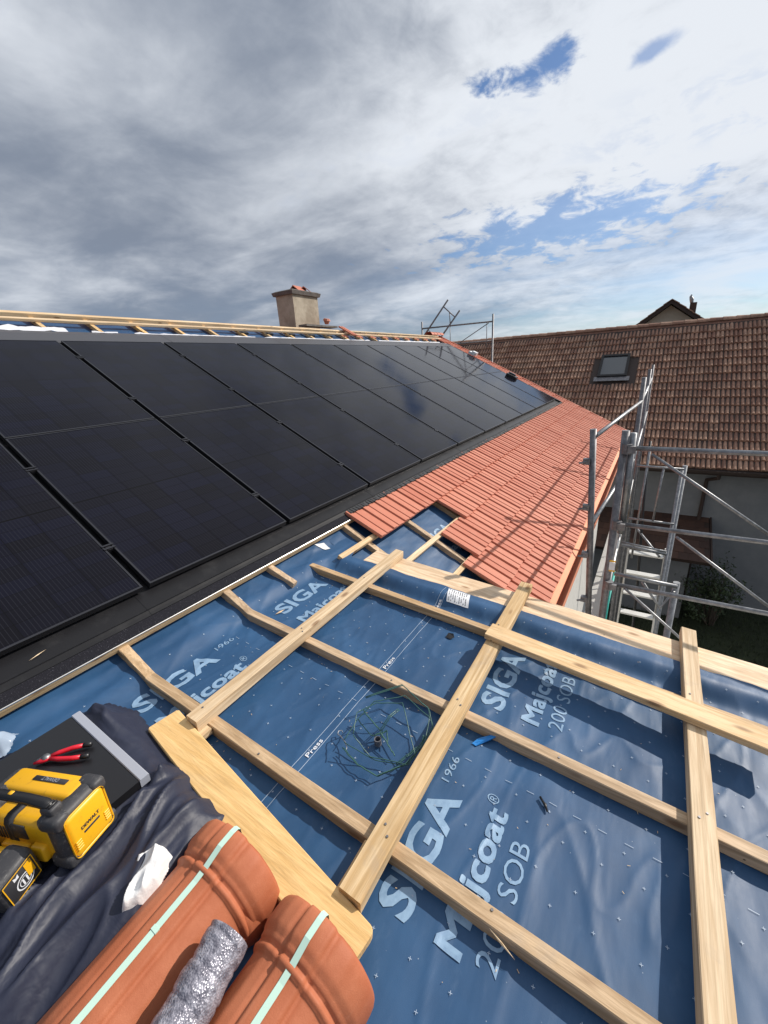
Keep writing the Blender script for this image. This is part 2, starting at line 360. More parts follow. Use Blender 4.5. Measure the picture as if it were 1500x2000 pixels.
# ================================================================== OUR HOUSE
XE = 13.35
house = empty('house', (6, 3, GROUND), label='house under re-roofing with red tiles, black panels and blue underlay', category='house')
b = MB(); zt = P1(0, -.30, -.25).z
b.box(((-2.5+XE-.35)/2, (1.0+12)/2, (GROUND+zt)/2), XE-.35+2.5, 11, zt-GROUND)
tri = [P1(0, -.05, -.26), P1(0, 5.9, -.26), Vector((0, 11.7, zt))]
b.prism([(p.y, p.z) for p in [Vector((0, 1.0, zt-.01)), P1(0, 5.9, -.30), Vector((0, 12, zt-.01))]], Vector((-2.4, 0, 0)), Vector((XE-.36, 0, 0)), Vector((0, 1, 0)), Vector((0, 0, 1)))
link('wall', b.mesh(), M_WALLW, house)
# roof deck : front slope, rear slope
RS = 5.93
b = MB()
b.prism([(-.46, -.19), (RS, -.19), (RS, -.25), (-.46, -.25)], Vector((-2.6, 0, 0))+n1*D1, Vector((XE-.02, 0, 0))+n1*D1, u1, n1)
deck = link('roof_deck', b.mesh(), M_DWOOD, house)
rp = P1(0, RS, -.015); n1b = Vector((0, math.sin(S1), math.cos(S1))); u1b = Vector((0, math.cos(S1), -math.sin(S1)))
b = MB(); b.prism([(0, 0), (6.4, 0), (6.4, -.12), (0, -.12)], Vector((-2.6, rp.y, rp.z-.02)), Vector((XE, rp.y, rp.z-.02)), u1b, n1b)
link('rear_roof_slope', b.mesh(), M_TILE, house)

# ---- underlay on the main slope (right of the dormer) and the wavy underlay of the dormer
def wr(x, y, a=1.):
    """wrinkles of the membrane in metres"""
    w = mnoise.noise(Vector((x*1.7+2*mnoise.noise(Vector((x*.9, y*.9, 3.))), y*8.5, 1.)))*.0060
    w += mnoise.noise(Vector((x*3.1, y*17.+1.3*x, 5.)))*.0026
    w += (1-abs(mnoise.noise(Vector((x*1.1+.35*y, y*5.2-1.9*x, 9.)))))**5*.0060
    w += mnoise.noise(Vector((x*1.2, y*1.4, 2.)))*.006
    w += (1-abs(mnoise.noise(Vector((x*1.9+.8*y, y*6.1+1.1*x, 15.)))))**14*.0055
    w += mnoise.noise(Vector((x*2.3+4, y*11., 21.)))*.0022
    return w*a*.72
def zmain(y, h=-.15): return (D1+h+math.sin(S1)*y)/math.cos(S1)
def zdorm(y, h=-.05): return (D2+h+math.sin(S2)*y)/math.cos(S2)
def memz(x, y):
    k = .028; a, c = zmain(y), zdorm(y)
    z = max(a, c)+k*math.log(1+math.exp(-abs(a-c)/k)) - .004
    fold = math.exp(-((y-2.08+.02*math.sin(x*3))/.05)**2)*.016 - math.exp(-((y-1.97+.03*math.sin(x*2.2+1))/.045)**2)*.012
    fold += math.exp(-((y-2.17)/.03)**2)*.008*math.sin(x*1.7)
    up = max(0., min(1., (x-2.18)/.13)); up = up*up*(3-2*up)
    if y > 1.95: up *= max(0, 1-(y-1.95)/.1)
    bulge = math.exp(-((x-2.25)/.06)**2)*(.012+.018*mnoise.noise(Vector((y*5., 4., x*2)))) if y < 1.95 else 0
    return z + fold*.9 + up*.054 + bulge + wr(x, y)*(1-.75*up)
def edge_x(y): return 2.375+.016*mnoise.noise(Vector((y*4., 7., 0.)))+.008*mnoise.noise(Vector((y*13., 2., 0.)))
def mem_fn(u, v):
    y = 2.42-v*4.1
    t = max(0, min(1, (y-1.90)/.12)); xr = edge_x(y)*(1-t)+2.62*t
    x = -1.6+u*(xr+1.6)
    return Vector((x, y, memz(x, y)))
b = MB().grid(380, 420, mem_fn)
mem = link('membrane', b.mesh(), M_MEM, house, smooth=True)
b = MB().grid(420, 90, lambda u, v: (lambda x, s: P1(x, s, -.153+wr(x, s)*.8))(2.45+u*(XE-2.6), -.46+v*1.95))
link('membrane', b.mesh(), M_MEM, deck, smooth=True)
b = MB().grid(300, 10, lambda u, v: (lambda x, s: P1(x, s, -.10+wr(x, s)*.8))(-2.5+u*(XE+2.4), 5.36+v*.5))
link('membrane', b.mesh(), M_MEM, deck, smooth=True)

# ---- printing on the membrane
def text_mesh(body, size, offset=0., spacing=1.):
    cu = bpy.data.curves.new('t', 'FONT'); cu.body = body; cu.size = size; cu.offset = offset; cu.resolution_u = 3; cu.space_character = spacing
    o = bpy.data.objects.new('t', cu); COL.objects.link(o); bpy.context.view_layer.update()
    me = bpy.data.meshes.new_from_object(o.evaluated_get(bpy.context.evaluated_depsgraph_get()))
    bpy.data.objects.remove(o); bpy.data.curves.remove(cu); return me
def lay_text(body, x0, y0, width, height, surf, parent, mt, offset=0., lift=.0022, sub=.013, dirx=(1, 0), upv=(0, 1), name='lettering', only=None):
    curved = body == 'SIGA'                                   # outlines that can be thickened directly
    me = text_mesh(body, 1., offset if curved else 0.)
    if offset and not curved:
        b0 = MB(); co_ = [v.co.copy() for v in me.vertices]; pf = [tuple(p.vertices) for p in me.polygons]
        for k_ in range(9):
            o_ = Vector(((k_ % 3-1)*offset, (k_//3-1)*offset*.8, k_*.012)); b0.add([c_+o_ for c_ in co_], pf)
        bpy.data.meshes.remove(me); me = b0.mesh()
    xs = [v.co.x for v in me.vertices]
    sx = width/(max(xs)-min(xs)); capref = height/.73
    x_0 = min(xs)
    bm = bmesh.new(); bm.from_mesh(me)
    for v in bm.verts: v.co = Vector(((v.co.x-x_0)*sx, v.co.y*capref, v.co.z*.012))
    if only is not None:
        bmesh.ops.delete(bm, geom=[v for v in bm.verts if not (only[0] <= v.co.x <= only[1])], context='VERTS')
    for it in range(9):
        le = [e for e in bm.edges if e.calc_length() > sub]
        if not le: break
        bmesh.ops.subdivide_edges(bm, edges=le, cuts=1); bmesh.ops.triangulate(bm, faces=bm.faces[:])
    for v in bm.verts:
        X = x0+v.co.x*dirx[0]+v.co.y*upv[0]; Y = y0+v.co.x*dirx[1]+v.co.y*upv[1]; v.co = surf(X, Y, lift+v.co.z)
    me2 = bpy.data.meshes.new('lettering'); bm.to_mesh(me2); bm.free(); bpy.data.meshes.remove(me)
    return link(name, me2, mt, parent)
def sm(X, Y, l): return Vector((X, Y, memz(X, Y)+l))
def s_main(X, S, l): return P1(X, S, -.153+wr(X, S)*.8+l)
for bx in (-.30, .634, 1.568):
    for by in (0., 1.42):
        if bx > 1.6 and by > 1: continue
        lay_text('SIGA', bx, .435+by, .44, .115, sm, mem, M_PRINT, .028)
        lay_text('1966', bx+.475, .505+by, .12, .034, sm, mem, M_PRINT)
        lay_text('Majcoat', bx+.01, .268+by, .475, .082, sm, mem, M_PRINT, .028)
        lay_text('\u00ae', bx+.495, .312+by, .035, .045, sm, mem, M_PRINT)
        lay_text('200 SOB', bx+.03, .168+by, .385, .066, sm, mem, M_PRINT)
lay_text('SIGA', 3.33, .705, .44, .115, s_main, deck, M_PRINT, .028); lay_text('Majcoat', 3.36, .52, .475, .082, s_main, deck, M_PRINT, .028)
for k in range(5):
    lay_text('Press', -.6+.62*k+.25, 1.050, .098, .021, sm, mem, M_WLINE, .006)
pm = MB()
def strip(x0, y0, x1, y1, w, n=None):
    n = n or max(1, int(math.hypot(x1-x0, y1-y0)/.03)); L = math.hypot(x1-x0, y1-y0); nx, ny = -(y1-y0)/L*w/2, (x1-x0)/L*w/2
    vs = []
    for i in range(n+1):
        X, Y = x0+(x1-x0)*i/n, y0+(y1-y0)*i/n
        vs += [sm(X+nx, Y+ny, .0032), sm(X-nx, Y-ny, .0032)]
    pm.add(vs, [(2*i, 2*i+1, 2*i+3, 2*i+2) for i in range(n)])
strip(-1., 1.078, 2.36, 1.078, .0024); strip(-1., 1.042, 2.36, 1.042, .0024)
for xx in (.30, 1.245):
    for j in range(34):
        y = -.9+j*.085
        if y < 2.0: strip(xx, y, xx, y+.028, .0018, 1)
for i in range(64):                                           # printed plus marks
    for j in range(52):
        x = -.9+i*.0517*1.02+(.025 if j % 2 else 0); y = -1.1+j*.062
        if (i+2*j) % 4 or x > 2.3 or y > 2.28: continue
        s_ = .0050
        for a in (R(10), R(100)):
            dx, dy = math.cos(a)*s_, math.sin(a)*s_
            strip(x-dx, y-dy, x+dx, y+dy, .0015, 1)
link('printed_marks', pm.mesh(), M_MARK, mem, kind='stuff')

# ---- dormer deck, cheek, counter battens, battens
b = MB(); b.prism([(-1.75, -.075), (1.60, -.075), (1.60, -.10), (-1.75, -.10)], Vector((-2.2, 0, 0))+n2*D2, Vector((2.43, 0, 0))+n2*D2, u2, n2)
dk = link('dormer_deck', b.mesh(), M_DWOOD, house)
def zz(y, h): return (D1+h+math.sin(S1)*y)/math.cos(S1)
b = MB(); cheek = [(-1.6, zdorm(-1.6, -.10)), (1.95, zdorm(1.95, -.10)), (1.95, zz(1.95, -.16)), (.5, zz(.5, -.16)), (.5, GROUND), (-1.6, GROUND)]
b.prism(cheek, Vector((2.44, 0, 0)), Vector((2.50, 0, 0)), Vector((0, 1, 0)), Vector((0, 0, 1)))
b.box((.2, -1.57, (GROUND-1.8)/2), 4.55, .06, -1.8-GROUND)
link('dormer_wall', b.mesh(), M_WALLW, house)
def part_beam(name, a, c, w, h, up, mt, parent, jit=.0):
    bb = MB(); n = 7; a = Vector(a); c = Vector(c); rg = random.Random(hash((round(a.x, 3), round(a.y, 3))) & 0xffff)
    d = (c-a).normalized(); sd_ = up.cross(d).normalized(); up2 = d.cross(sd_).normalized(); W = w/2; ch = .003
    rings = []
    for i in range(n+1):
        o = a+(c-a)*(i/n) + sd_*rg.uniform(-jit, jit) + up2*rg.uniform(-jit, 0)*.5
        jj = lambda: rg.uniform(-.0008, .0008)
        poly = [(-W+ch, 0), (-W, -ch), (-W, -h), (W, -h), (W, -ch), (W-ch, 0)]
        rings.append([o+sd_*(p[0]+jj())+up2*(p[1]+jj()) for p in poly])
    vs = [v for g_ in rings for v in g_]; fs = []
    for i in range(n):
        for t in range(6): fs.append((i*6+t, i*6+(t+1) % 6, (i+1)*6+(t+1) % 6, (i+1)*6+t))
    fs += [(5, 4, 3, 2, 1, 0), tuple(n*6+t for t in range(6))]
    bb.add(vs, fs); return link(name, bb.mesh(), mt, parent)
YD = -1.6
for x in (.768, 1.418):
    part_beam('counter_batten', P1(x, 1.372, -.10), P1(x+.004, 1.118, -.10), .05, .05, n1, W_Y, dk)
    part_beam('counter_batten', P2(x+.004, 2.002, 0), P2(x, YD, 0), .052, .05, n2, W_Y, dk, .0015)
part_beam('counter_batten', P2(2.095, 2.13, .004), P2(2.055, YD, 0), .05, .05, n2, W_Y, dk, .0015)
part_beam('counter_batten', P1(1.80, 1.372, -.10), P1(1.835, 1.135, -.10), .045, .045, n1, W_Y, dk)
part_beam('counter_batten', P2(.12, 2.0, 0), P2(.12, YD, 0), .05, .05, n2, W_Y, dk)
part_beam('counter_batten', P2(-.53, 2.0, 0), P2(-.53, YD, 0), .05, .05, n2, W_Y, dk)
def batten(x0, x1, y, w=.072, h=.052, dy=0.): return part_beam('batten', P2(x0, y, h), P2(x1, y+dy, h), w, h, n2, W_X, dk, .0012)
batten(.695, 2.585, 1.535, .070, .058, .052); batten(.565, 2.65, .585, .080, .052, .018); batten(-.6, 2.655, -.318, .072, .052, -.010)
b = MB(); b.prism([(-.11, 0), (-.108, -.028), (.108, -.028), (.11, 0), (.055, .001), (0, .0), (-.05, .001)], P2(2.475, 1.80, -.008), P2(2.475, YD, -.008), XA, n2)
link('verge_board', b.mesh(), W_BD, dk)
b = MB(); b.prism([(-.014, 0), (-.014, -.16), (.014, -.16), (.014, 0)], P2(2.568, 1.78, -.037), P2(2.568, YD, -.037), XA, n2)
link('verge_fascia', b.mesh(), W_BD, dk)
def nail(p, n=n2, r=.0045):
    bb = MB(); a = n.orthogonal().normalized(); c = n.cross(a)
    ring = [p+(a*math.cos(t*math.pi/3)+c*math.sin(t*math.pi/3))*r for t in range(6)]; vs = ring+[q+n*.0022 for q in ring]
    bb.add(vs, [(6, 7, 8, 9, 10, 11)]+[(i, (i+1) % 6, 6+(i+1) % 6, 6+i) for i in range(6)])
    return link('nail', bb.mesh(), M_DSTEEL, dk)
for (x, y, hh) in [(.76, 1.545, .058), (1.42, 1.56, .058), (1.40, 1.535, .058), (2.08, 1.58, .058), (.79, .60, .052), (.76, .575, .052), (1.43, .605, .052), (1.405, .58, .052), (2.08, .62, .052), (2.055, .59, .052), (1.40, -.31, .052), (1.43, -.335, .052), (.77, -.30, .052), (2.06, -.31, .052), (.785, .22, 0), (1.41, .95, 0), (1.42, .15, 0), (.765, 1.2, 0), (2.06, 1.1, 0)]:
    nail(P2(x, y, hh+.0005))

# ---- main slope: counter battens, battens, tiles
for k in range(16):
    x = 2.70+k*.65
    if x > XE-.3: break
    part_beam('counter_batten', P1(x, 1.37, -.105), P1(x, -.44, -.105), .055, .048, n1, W_Y, deck)
for s, xe in ((1.10, 4.6), (.72, 4.6), (.345, 4.4), (-.02, 4.0), (-.38, 4.0)):
    part_beam('batten', P1(2.30 if s == 1.10 else 2.60, s, -.072), P1(XE-.1, s, -.072), .048, .032, n1, W_X, deck)
TW, TL, EXPO = .21, .42, .365
prof = [(0, -.002), (.004, .015), (.040, .0165), (.052, .007), (.092, .004), (.097, .011), (.146, .011), (.154, .004), (.194, .003), (.2085, -.002)]
def tile_mesh(pf, L, th, dip, name):
    n = len(pf); vs = []
    for (yy, dz) in ((0, 0), (L, -dip)):
        vs += [(x, yy, z+dz) for x, z in pf]
    vs += [(x, .0, min(z, .0)-th) for x, z in ((pf[0][0], 0), (pf[-1][0], 0))]+[(pf[0][0], L, -dip-th), (pf[-1][0], L, -dip-th)]
    fs = [(i, i+1, n+i+1, n+i) for i in range(n-1)]
    fs.append(tuple([2*n]+list(range(2*n+0, 2*n)))[:0] or tuple([2*n+1]+list(range(n-1, -1, -1))+[2*n]))
    fs += [(2*n, 0, n, 2*n+2), (n-1, 2*n+1, 2*n+3, 2*n-1), (2*n, 2*n+2, 2*n+3, 2*n+1)]
    me = bpy.data.meshes.new(name); me.from_pydata(vs, [], fs); me.update(); return me
TM = tile_mesh(prof, TL, .014, .024, 'tile'); TM.materials.append(M_TILE)
FR1 = Matrix((XA, u1, n1)).transposed().to_4x4()
def place_tile(x, s, h=-.034, me=TM, parent=None):
    j = lambda a: random.uniform(-a, a)
    mw = Matrix.Translation(P1(x+j(.002), s+j(.005), h+j(.0016))) @ FR1 @ Matrix.Rotation(j(.006), 4, 'Z') @ Matrix.Rotation(j(.006), 4, 'Y')
    return inst('tile', me, parent or deck, mw)
lefts = (2.775, 3.93, 3.42, 3.20, 3.0)
for r_, x0 in enumerate(lefts):
    s = 1.03-EXPO*r_; x = x0; k = 0
    while x < XE-.02:
        place_tile(x, s); x += TW
for i in range(13):                                          # far verge, up to the ridge
    s = 1.03+EXPO*(i+1)
    if s > 5.6: break
    for k in range(3): place_tile(12.70+TW*k, s)
# verge closing strip at the far gable
b = MB(); b.prism([(XE-.02-12, .0), (XE+.03-12, 0), (XE+.03-12, -.16), (XE-.02-12, -.16)], P1(12, -.44, -.02), P1(12, 5.95, -.02), XA, n1); link('verge_strip', b.mesh(), M_TILE, deck)
# sheet tray under the panels and flashing
b = MB(); b.prism([(-2.5, -.062), (12.66, -.062), (12.66, -.075), (-2.5, -.075)], P1(0, 1.60, 0), P1(0, 5.08, 0), XA, n1); link('panel_tray', b.mesh(), M_BLK, deck)
x = -2.5; k = 0
while x < 12.74:
    x1 = min(x+1.155, 12.74); b = MB(); lip = .0015*(k % 2)
    b.prism([(1.66, -.058), (1.475, -.060), (1.462, -.052), (1.450, -.060), (1.432, -.063), (1.430, -.068), (1.66, -.066)], Vector((x, 0, 0))+n1*(D1+lip), Vector((x1+.02, 0, 0))+n1*(D1+lip), u1, n1)
    link('flashing', b.mesh(), M_BLK, deck); x = x1; k += 1
b = MB(); b.prism([(1.436, -.066), (1.362, -.069), (1.362, -.078), (1.436, -.078)], Vector((-2.5, 0, 0))+n1*D1, Vector((2.80, 0, 0))+n1*D1, u1, n1); link('sealing_strip', b.mesh(), M_FOAM, deck)
def comb():
    bb = MB(); rg = random.Random(5); x = 2.80
    while x < 12.7:
        bb.prism([(1.45, -.040), (1.396, -.034+rg.uniform(-.004, .006)), (1.394, -.050), (1.45, -.066)], Vector((x, 0, 0))+n1*D1, Vector((x+.033, 0, 0))+n1*D1, u1, n1); x += .042
    return bb.mesh()
link('ventilation_comb', comb(), M_LIP, deck, kind='stuff')
part_beam('batten', P1(-2.5, 1.379, -.079), P1(2.95, 1.379, -.079), .040, .042, n1, W_X, deck)
b = MB(); b.prism([(1.3618, -.0675), (1.3585, -.0685), (1.3585, -.076), (1.3618, -.076)], Vector((-2.5, 0, 0))+n1*D1, Vector((2.79, 0, 0))+n1*D1, u1, n1); link('metal_edge', b.mesh(), M_EDGE, deck)
b = MB(); b.prism([(12.66, -.02), (12.74, -.02), (12.74, -.05), (12.66, -.05)], P1(0, 1.45, 0), P1(0, 5.3, 0), XA, n1); link('flashing', b.mesh(), M_BLK, deck)
# ridge: flashing, short battens, ridge battens
x = -2.5
while x < 12.7:
    x1 = min(x+2.0, 12.72); b = MB()
    b.prism([(5.055, -.028), (5.09, -.018), (5.30, -.026), (5.39, -.040), (5.40, -.060), (5.06, -.05)], Vector((x, 0, 0))+n1*D1, Vector((x1+.01, 0, 0))+n1*D1, u1, n1); link('flashing', b.mesh(), M_GREYF, deck); x = x1
for k in range(26):
    x = .1+k*.557-1.2
    if x > 12.5: break
    part_beam('counter_batten', P1(x, 5.80, -.035), P1(x+.02, 5.42, -.045), .05, .04, n1, W_PL, deck)
for k in range(14):
    xk = 5.1+k*.557; bb = MB(); bb.box(P1(xk, 5.60, -.052), .16, .10, .03, ay=u1, az=n1).box(P1(xk, 5.56, -.035), .12, .04, .02, ay=u1, az=n1); link('ridge_bracket', bb.mesh(), M_TILE if k > 4 else M_LIP, deck)
for k, (xa, xb) in enumerate(((-2.5, 3.9), (3.9, 8.2), (8.2, 12.95))):
    part_beam('ridge_batten', P1(xa, 5.80, .004+.002*k), P1(xb+.03, 5.80, .004+.002*k), .055, .045, n1, W_X, deck, .002)
part_beam('ridge_batten', P1(-2.5, 5.655, -.005), P1(12.9, 5.655, -.005), .045, .03, n1, W_X, deck, .002)
b = MB()
for (xa, xb, sa, sb) in ((1.2, 2.45, 5.42, 5.54), (2.7, 3.0, 5.41, 5.44), (3.2, 5.2, 5.40, 5.43), (5.4, 8.6, 5.40, 5.43), (9.0, 12.4, 5.40, 5.46)):
    n_ = 30
    vs = []
    for i in range(n_+1):
        X = xa+(xb-xa)*i/n_; q = .03*mnoise.noise(Vector((X*6, sa, 0)))
        for j, ss_ in enumerate((sa+q*.5, (sa+sb)/2, sb+q)): vs.append(P1(X, ss_, -.05+.018*mnoise.noise(Vector((X*9, j*3., 1)))+(.012 if j == 1 else 0)))
    b.add(vs, [(3*i+j, 3*i+j+1, 3*i+j+4, 3*i+j+3) for i in range(n_) for j in range(2)])
link('felt_strip', b.mesh(), M_FELT, deck, smooth=True)
# ridge tiles already laid at the far end, ridge clips
for k in range(4):
    bb = MB(); x0 = 12.55+.22*k; c = P1(0, 5.93, -.02)
    n_ = 10
    for (xa, xb, ra, rb) in ((x0, x0+.24, .125, .115),):
        vs = []
        for X, rr in ((xa, ra), (xb, rb)):
            for t in range(n_+1):
                a = math.pi*(t/n_); vs.append(Vector((X, c.y+math.cos(a)*rr, c.z+math.sin(a)*rr*.75)))
        bb.add(vs, [(t, t+1, n_+2+t, n_+1+t) for t in range(n_)])
    link('ridge_cap', bb.mesh(), M_TILE, deck, smooth=True)
# copper gutter + eave board
ge = P1(0, -.44, -.05)
gp = [(.055, .005), (.045, -.075), (0, -.105), (-.055, -.095), (-.075, -.05), (-.078, .0), (-.088, .006), (-.088, .012), (-.072, .010), (-.070, -.045), (-.05, -.088), (0, -.098), (.04, -.07), (.05, .005)]
b = MB(); b.prism(gp, Vector((2.62, ge.y-.035, ge.z-.025)), Vector((XE, ge.y-.035, ge.z-.025)), Vector((0, 1, 0)), Vector((0, 0, 1)))
gut = link('gutter', b.mesh(), M_COPPER, house)
b = MB(); b.prism([(.03, .012), (-.002, .004), (-.045, -.03), (-.048, -.033), (-.002, 0), (.03, .006)], Vector((2.62, ge.y-.0, ge.z+.0)), Vector((XE, ge.y, ge.z)), Vector((0, 1, 0)), Vector((0, 0, 1)))
link('drip_edge', b.mesh(), M_COPPER, gut)
b = MB(); b.box(((2.62+XE)/2, ge.y+.10, ge.z-.12), XE-2.62, .03, .18); link('eave_board', b.mesh(), W_X, house)

# ---- chimney
ch0 = Vector((7.48, 6.84, .75))
b = MB(); w0, w1 = (.80, .50), (.74, .46)
def taper(c, z0, z1, a, d_):
    vs = [(c.x+i*q[0]/2, c.y+j*q[1]/2, z) for z, q in ((z0, a), (z1, d_)) for j in (-1, 1) for i in (-1, 1)]
    return vs, [(0, 2, 3, 1), (4, 5, 7, 6), (0, 1, 5, 4), (1, 3, 7, 5), (3, 2, 6, 7), (2, 0, 4, 6)]
b.add(*taper(ch0, .2, 1.53, (.76, .46), (.78, .48)))
chim = link('chimney', b.mesh(), M_CHIM, house)
b = MB(); b.add(*taper(ch0, 1.53, 1.60, (.86, .56), (.90, .60))); b.add(*taper(ch0, 1.60, 1.625, (.88, .58), (.78, .48))); link('chimney_cap', b.mesh(), M_CONC, chim)
for k, (dx, dy, rz) in enumerate(((-.02, -.05, .1), (.14, .05, -.3), (.22, -.06, .5))):
    bb = MB(); c = ch0+Vector((dx, dy, .88)); ca, sa = math.cos(rz), math.sin(rz); ax = Vector((ca, sa, 0)); ay = Vector((-sa, ca, 0))
    bb.prism([(-.14, 0), (0, .11), (.14, 0), (.14, -.015), (0, .09), (-.14, -.015)], c-ax*.14, c+ax*.14, ay, Vector((0, 0, 1))); link('cap_tile', bb.mesh(), M_TILE, chim)
b = MB(); b.box(ch0+Vector((0, -.2, -.05)), 1.3, .5, .04, az=n1, ay=u1); link('lead_apron', b.mesh(), M_BLK, chim)
# ================================================================== SOLAR PANELS (each a thing of its own)
PW, PH = 1.113, 1.722
def panel_meshes():
    g_ = MB(); g_.add([(-PW/2+.011, -PH/2+.011, -.0025), (PW/2-.011, -PH/2+.011, -.0025), (PW/2-.011, PH/2-.011, -.0025), (-PW/2+.011, PH/2-.011, -.0025)], [(0, 1, 2, 3)])
    gm = g_.mesh('glass'); gm.materials.append(M_CELL)
    f = MB(); o = [(-PW/2, -PH/2), (PW/2, -PH/2), (PW/2, PH/2), (-PW/2, PH/2)]; i_ = [(x*(1-.022/PW), y*(1-.022/PH)) for x, y in o]
    vs = [(x, y, -.035) for x, y in o]+[(x, y, -.001) for x, y in o]+[(x*.9985, y*.999, 0) for x, y in o]+[(x, y, 0) for x, y in i_]+[(x, y, -.004) for x, y in i_]
    fs = []
    for L in range(4):
        for t in range(4): fs.append((L*4+t, L*4+(t+1) % 4, L*4+4+(t+1) % 4, L*4+4+t))
    fs.append((3, 2, 1, 0)); f.add(vs, fs); fm = f.mesh('frame'); fm.materials.append(M_FRAME)
    c = MB()
    for dy in (-.014, .014): c.box((0, dy, .002), .066, .011, .006)
    c.box((0, 0, -.012), .030, .05, .02); cm = c.mesh('clamp'); cm.materials.append(M_FRAME)
    return gm, fm, cm
GM, FM, CM = panel_meshes()
ordn = ['third', 'second', 'first', 'nearest']
X0 = 1.030-1.155*3+.021
words = {0: 'lower', 1: 'upper'}
def nth(i):
    return ['second', 'third', 'fourth', 'fifth', 'sixth', 'seventh', 'eighth', 'ninth', 'tenth', 'eleventh', 'twelfth'][i-0]
for col in range(1, 13):
    for row in range(2):
        cx = X0+1.155*col+PW/2; cs = 1.592+PH/2+row*1.733
        if col == 1: lab = 'black solar panel cut off by the left picture edge in the %s row' % words[row]
        elif col == 2: lab = 'black solar panel in the %s row, second from the left picture edge' % words[row]
        elif col == 12: lab = 'black solar panel in the %s row, last before the red verge tiles' % words[row]
        else: lab = 'black solar panel in the %s row, %s from the left picture edge' % (words[row], nth(col-2))
        o = empty('solar_panel', P1(cx, cs, 0), label=lab, category='solar panel', group='solar panels on the main roof slope')
        o.rotation_euler = (S1, 0, 0)
        for nm, me in (('glass', GM), ('frame', FM)):
            c = bpy.data.objects.new(nm, me); COL.objects.link(c); c.parent = o
        for t in (-.5+.225, -.5+.76):
            if col == 12: continue
            c = bpy.data.objects.new('clamp', CM); COL.objects.link(c); c.parent = o; c.location = (PW/2+.021, t*PH, 0)

# ================================================================== NEIGHBOUR HOUSE
TH = R(39); nn = Vector((-math.sin(TH), 0, math.cos(TH))); un = Vector((math.cos(TH), 0, math.sin(TH))); YA = Vector((0, 1, 0))
E0 = Vector((15.3, 0, -3.38)); RL = 6.79
def PN(y, t, h=0.): return E0 + YA*y + un*t + nn*h
Y0, Y1 = -14., 12.5  # right end, out of view, lengthened so the house shades the lawn
nb = empty('house', (18, 2, GROUND), label='neighbouring grey rendered house with weathered brown tiled roof', category='house')
b = MB(); wx = 15.95
b.box(((wx+24.3)/2, (Y0+.4+Y1-.4)/2, (GROUND-3.45)/2), 24.3-wx, Y1-Y0-.8, -3.45-GROUND)
apex = PN(0, RL, -.2); b.prism([(wx, -3.46), (apex.x, apex.z), (24.3, -3.46)], Vector((0, Y0+.4, 0)), Vector((0, Y1-.4, 0)), XA, Vector((0, 0, 1)))
link('wall', b.mesh(), M_WALLG, nb)
b = MB(); b.prism([(0, -.03), (RL, -.03), (RL, -.15), (0, -.15)], E0+YA*Y0, E0+YA*Y1, un, nn)
nd = link('roof_deck', b.mesh(), M_DWOOD, nb)
un2 = Vector((math.cos(TH), 0, -math.sin(TH))); nn2 = Vector((math.sin(TH), 0, math.cos(TH))); ap = PN(0, RL)
b = MB(); b.prism([(0, 0), (6.4, 0), (6.4, -.15), (0, -.15)], ap+YA*Y0, ap+YA*Y1, un2, nn2); link('rear_roof_slope', b.mesh(), M_OLD, nb)
NW, NE = .250, .366
bp = [(0, -.016), (.012, .022), (.030, .044), (.056, .046), (.074, .024), (.090, -.016), (.115, .022), (.133, .044), (.159, .046), (.177, .024), (.192, -.016)]
bp = [(x*1.22, z*1.12) for x, z in bp]
NTM = tile_mesh(bp, .40, .034, .060, 'tile'); NTM.materials.append(M_OLD)
FRN = Matrix((-YA, un, nn)).transposed().to_4x4()
SKY = (1.05, 2.03, 3.95, 5.15)      # skylight y0,y1,t0,t1
allt = []
for r_ in range(19):
    t = -.04+r_*NE
    if t+.3 > RL+.05: break
    k = 0
    while True:
        y = Y1-k*NW-(NW/2 if 0 else 0)
        if y < max(Y0, -6)+NW: break
        k += 1
        if y > SKY[0]-.06 and y-NW < SKY[1]+.06 and t+.3 > SKY[2]-.05 and t < SKY[3]-.1: continue
        allt.append((r_, y, t))
def vis(y, t):
    p = PN(y-NW/2, t+.15); v = p; d_ = v.dot(fw)
    px, py = 750+FPX*v.dot(rt)/d_, 1000+FPX*v.dot(dn)/d_
    return px, py
shown = []; rest = []
for a in allt:
    px, py = vis(a[1], a[2])
    (shown if (1240 < px < 1500 and 600 < py < 930) else rest).append(a)
shown.sort(key=lambda a: a[0]); rest = shown[300:]+rest; shown = shown[:300]
def nmat(y, t):
    j = lambda a: random.uniform(-a, a)
    return Matrix.Translation(PN(y+j(.006), t+j(.010)-(random.random() < .02)*.05+.012*math.sin(y*1.3+t), .0+j(.004)+.012*math.sin(y*.9)*math.sin(t*.8))) @ FRN @ Matrix.Rotation(j(.012), 4, 'Z') @ Matrix.Rotation(j(.012), 4, 'X')
for r_, y, t in shown: inst('tile', NTM, nd, nmat(y, t))
bb = MB(); tv = [v.co.copy() for v in NTM.vertices]; tf = [tuple(p.vertices) for p in NTM.polygons]
for r_, y, t in rest:
    if -4.5 < y < 9.5:
        mw = nmat(y, t); bb.add([mw @ v for v in tv], tf)
link('tiles', bb.mesh(), M_OLD, nd, kind='stuff')
for k in range(38):                                           # ridge caps
    y = 10.5-k*.38; c = PN(y, RL+.02, .0); bb = MB(); n_ = 8; vs = []
    for Y, rr in ((y, .125), (y-.42, .105)):
        for q in range(n_+1):
            a = math.pi*q/n_; vs.append(Vector((c.x+.03+math.cos(a)*rr*1.1, Y, c.z-.03+math.sin(a)*rr)))
    bb.add(vs, [(q, q+1, n_+2+q, n_+1+q) for q in range(n_)]+[tuple(range(n_, -1, -1))]); link('ridge_cap', bb.mesh(), M_OLD, nd)
    if y < -4: break
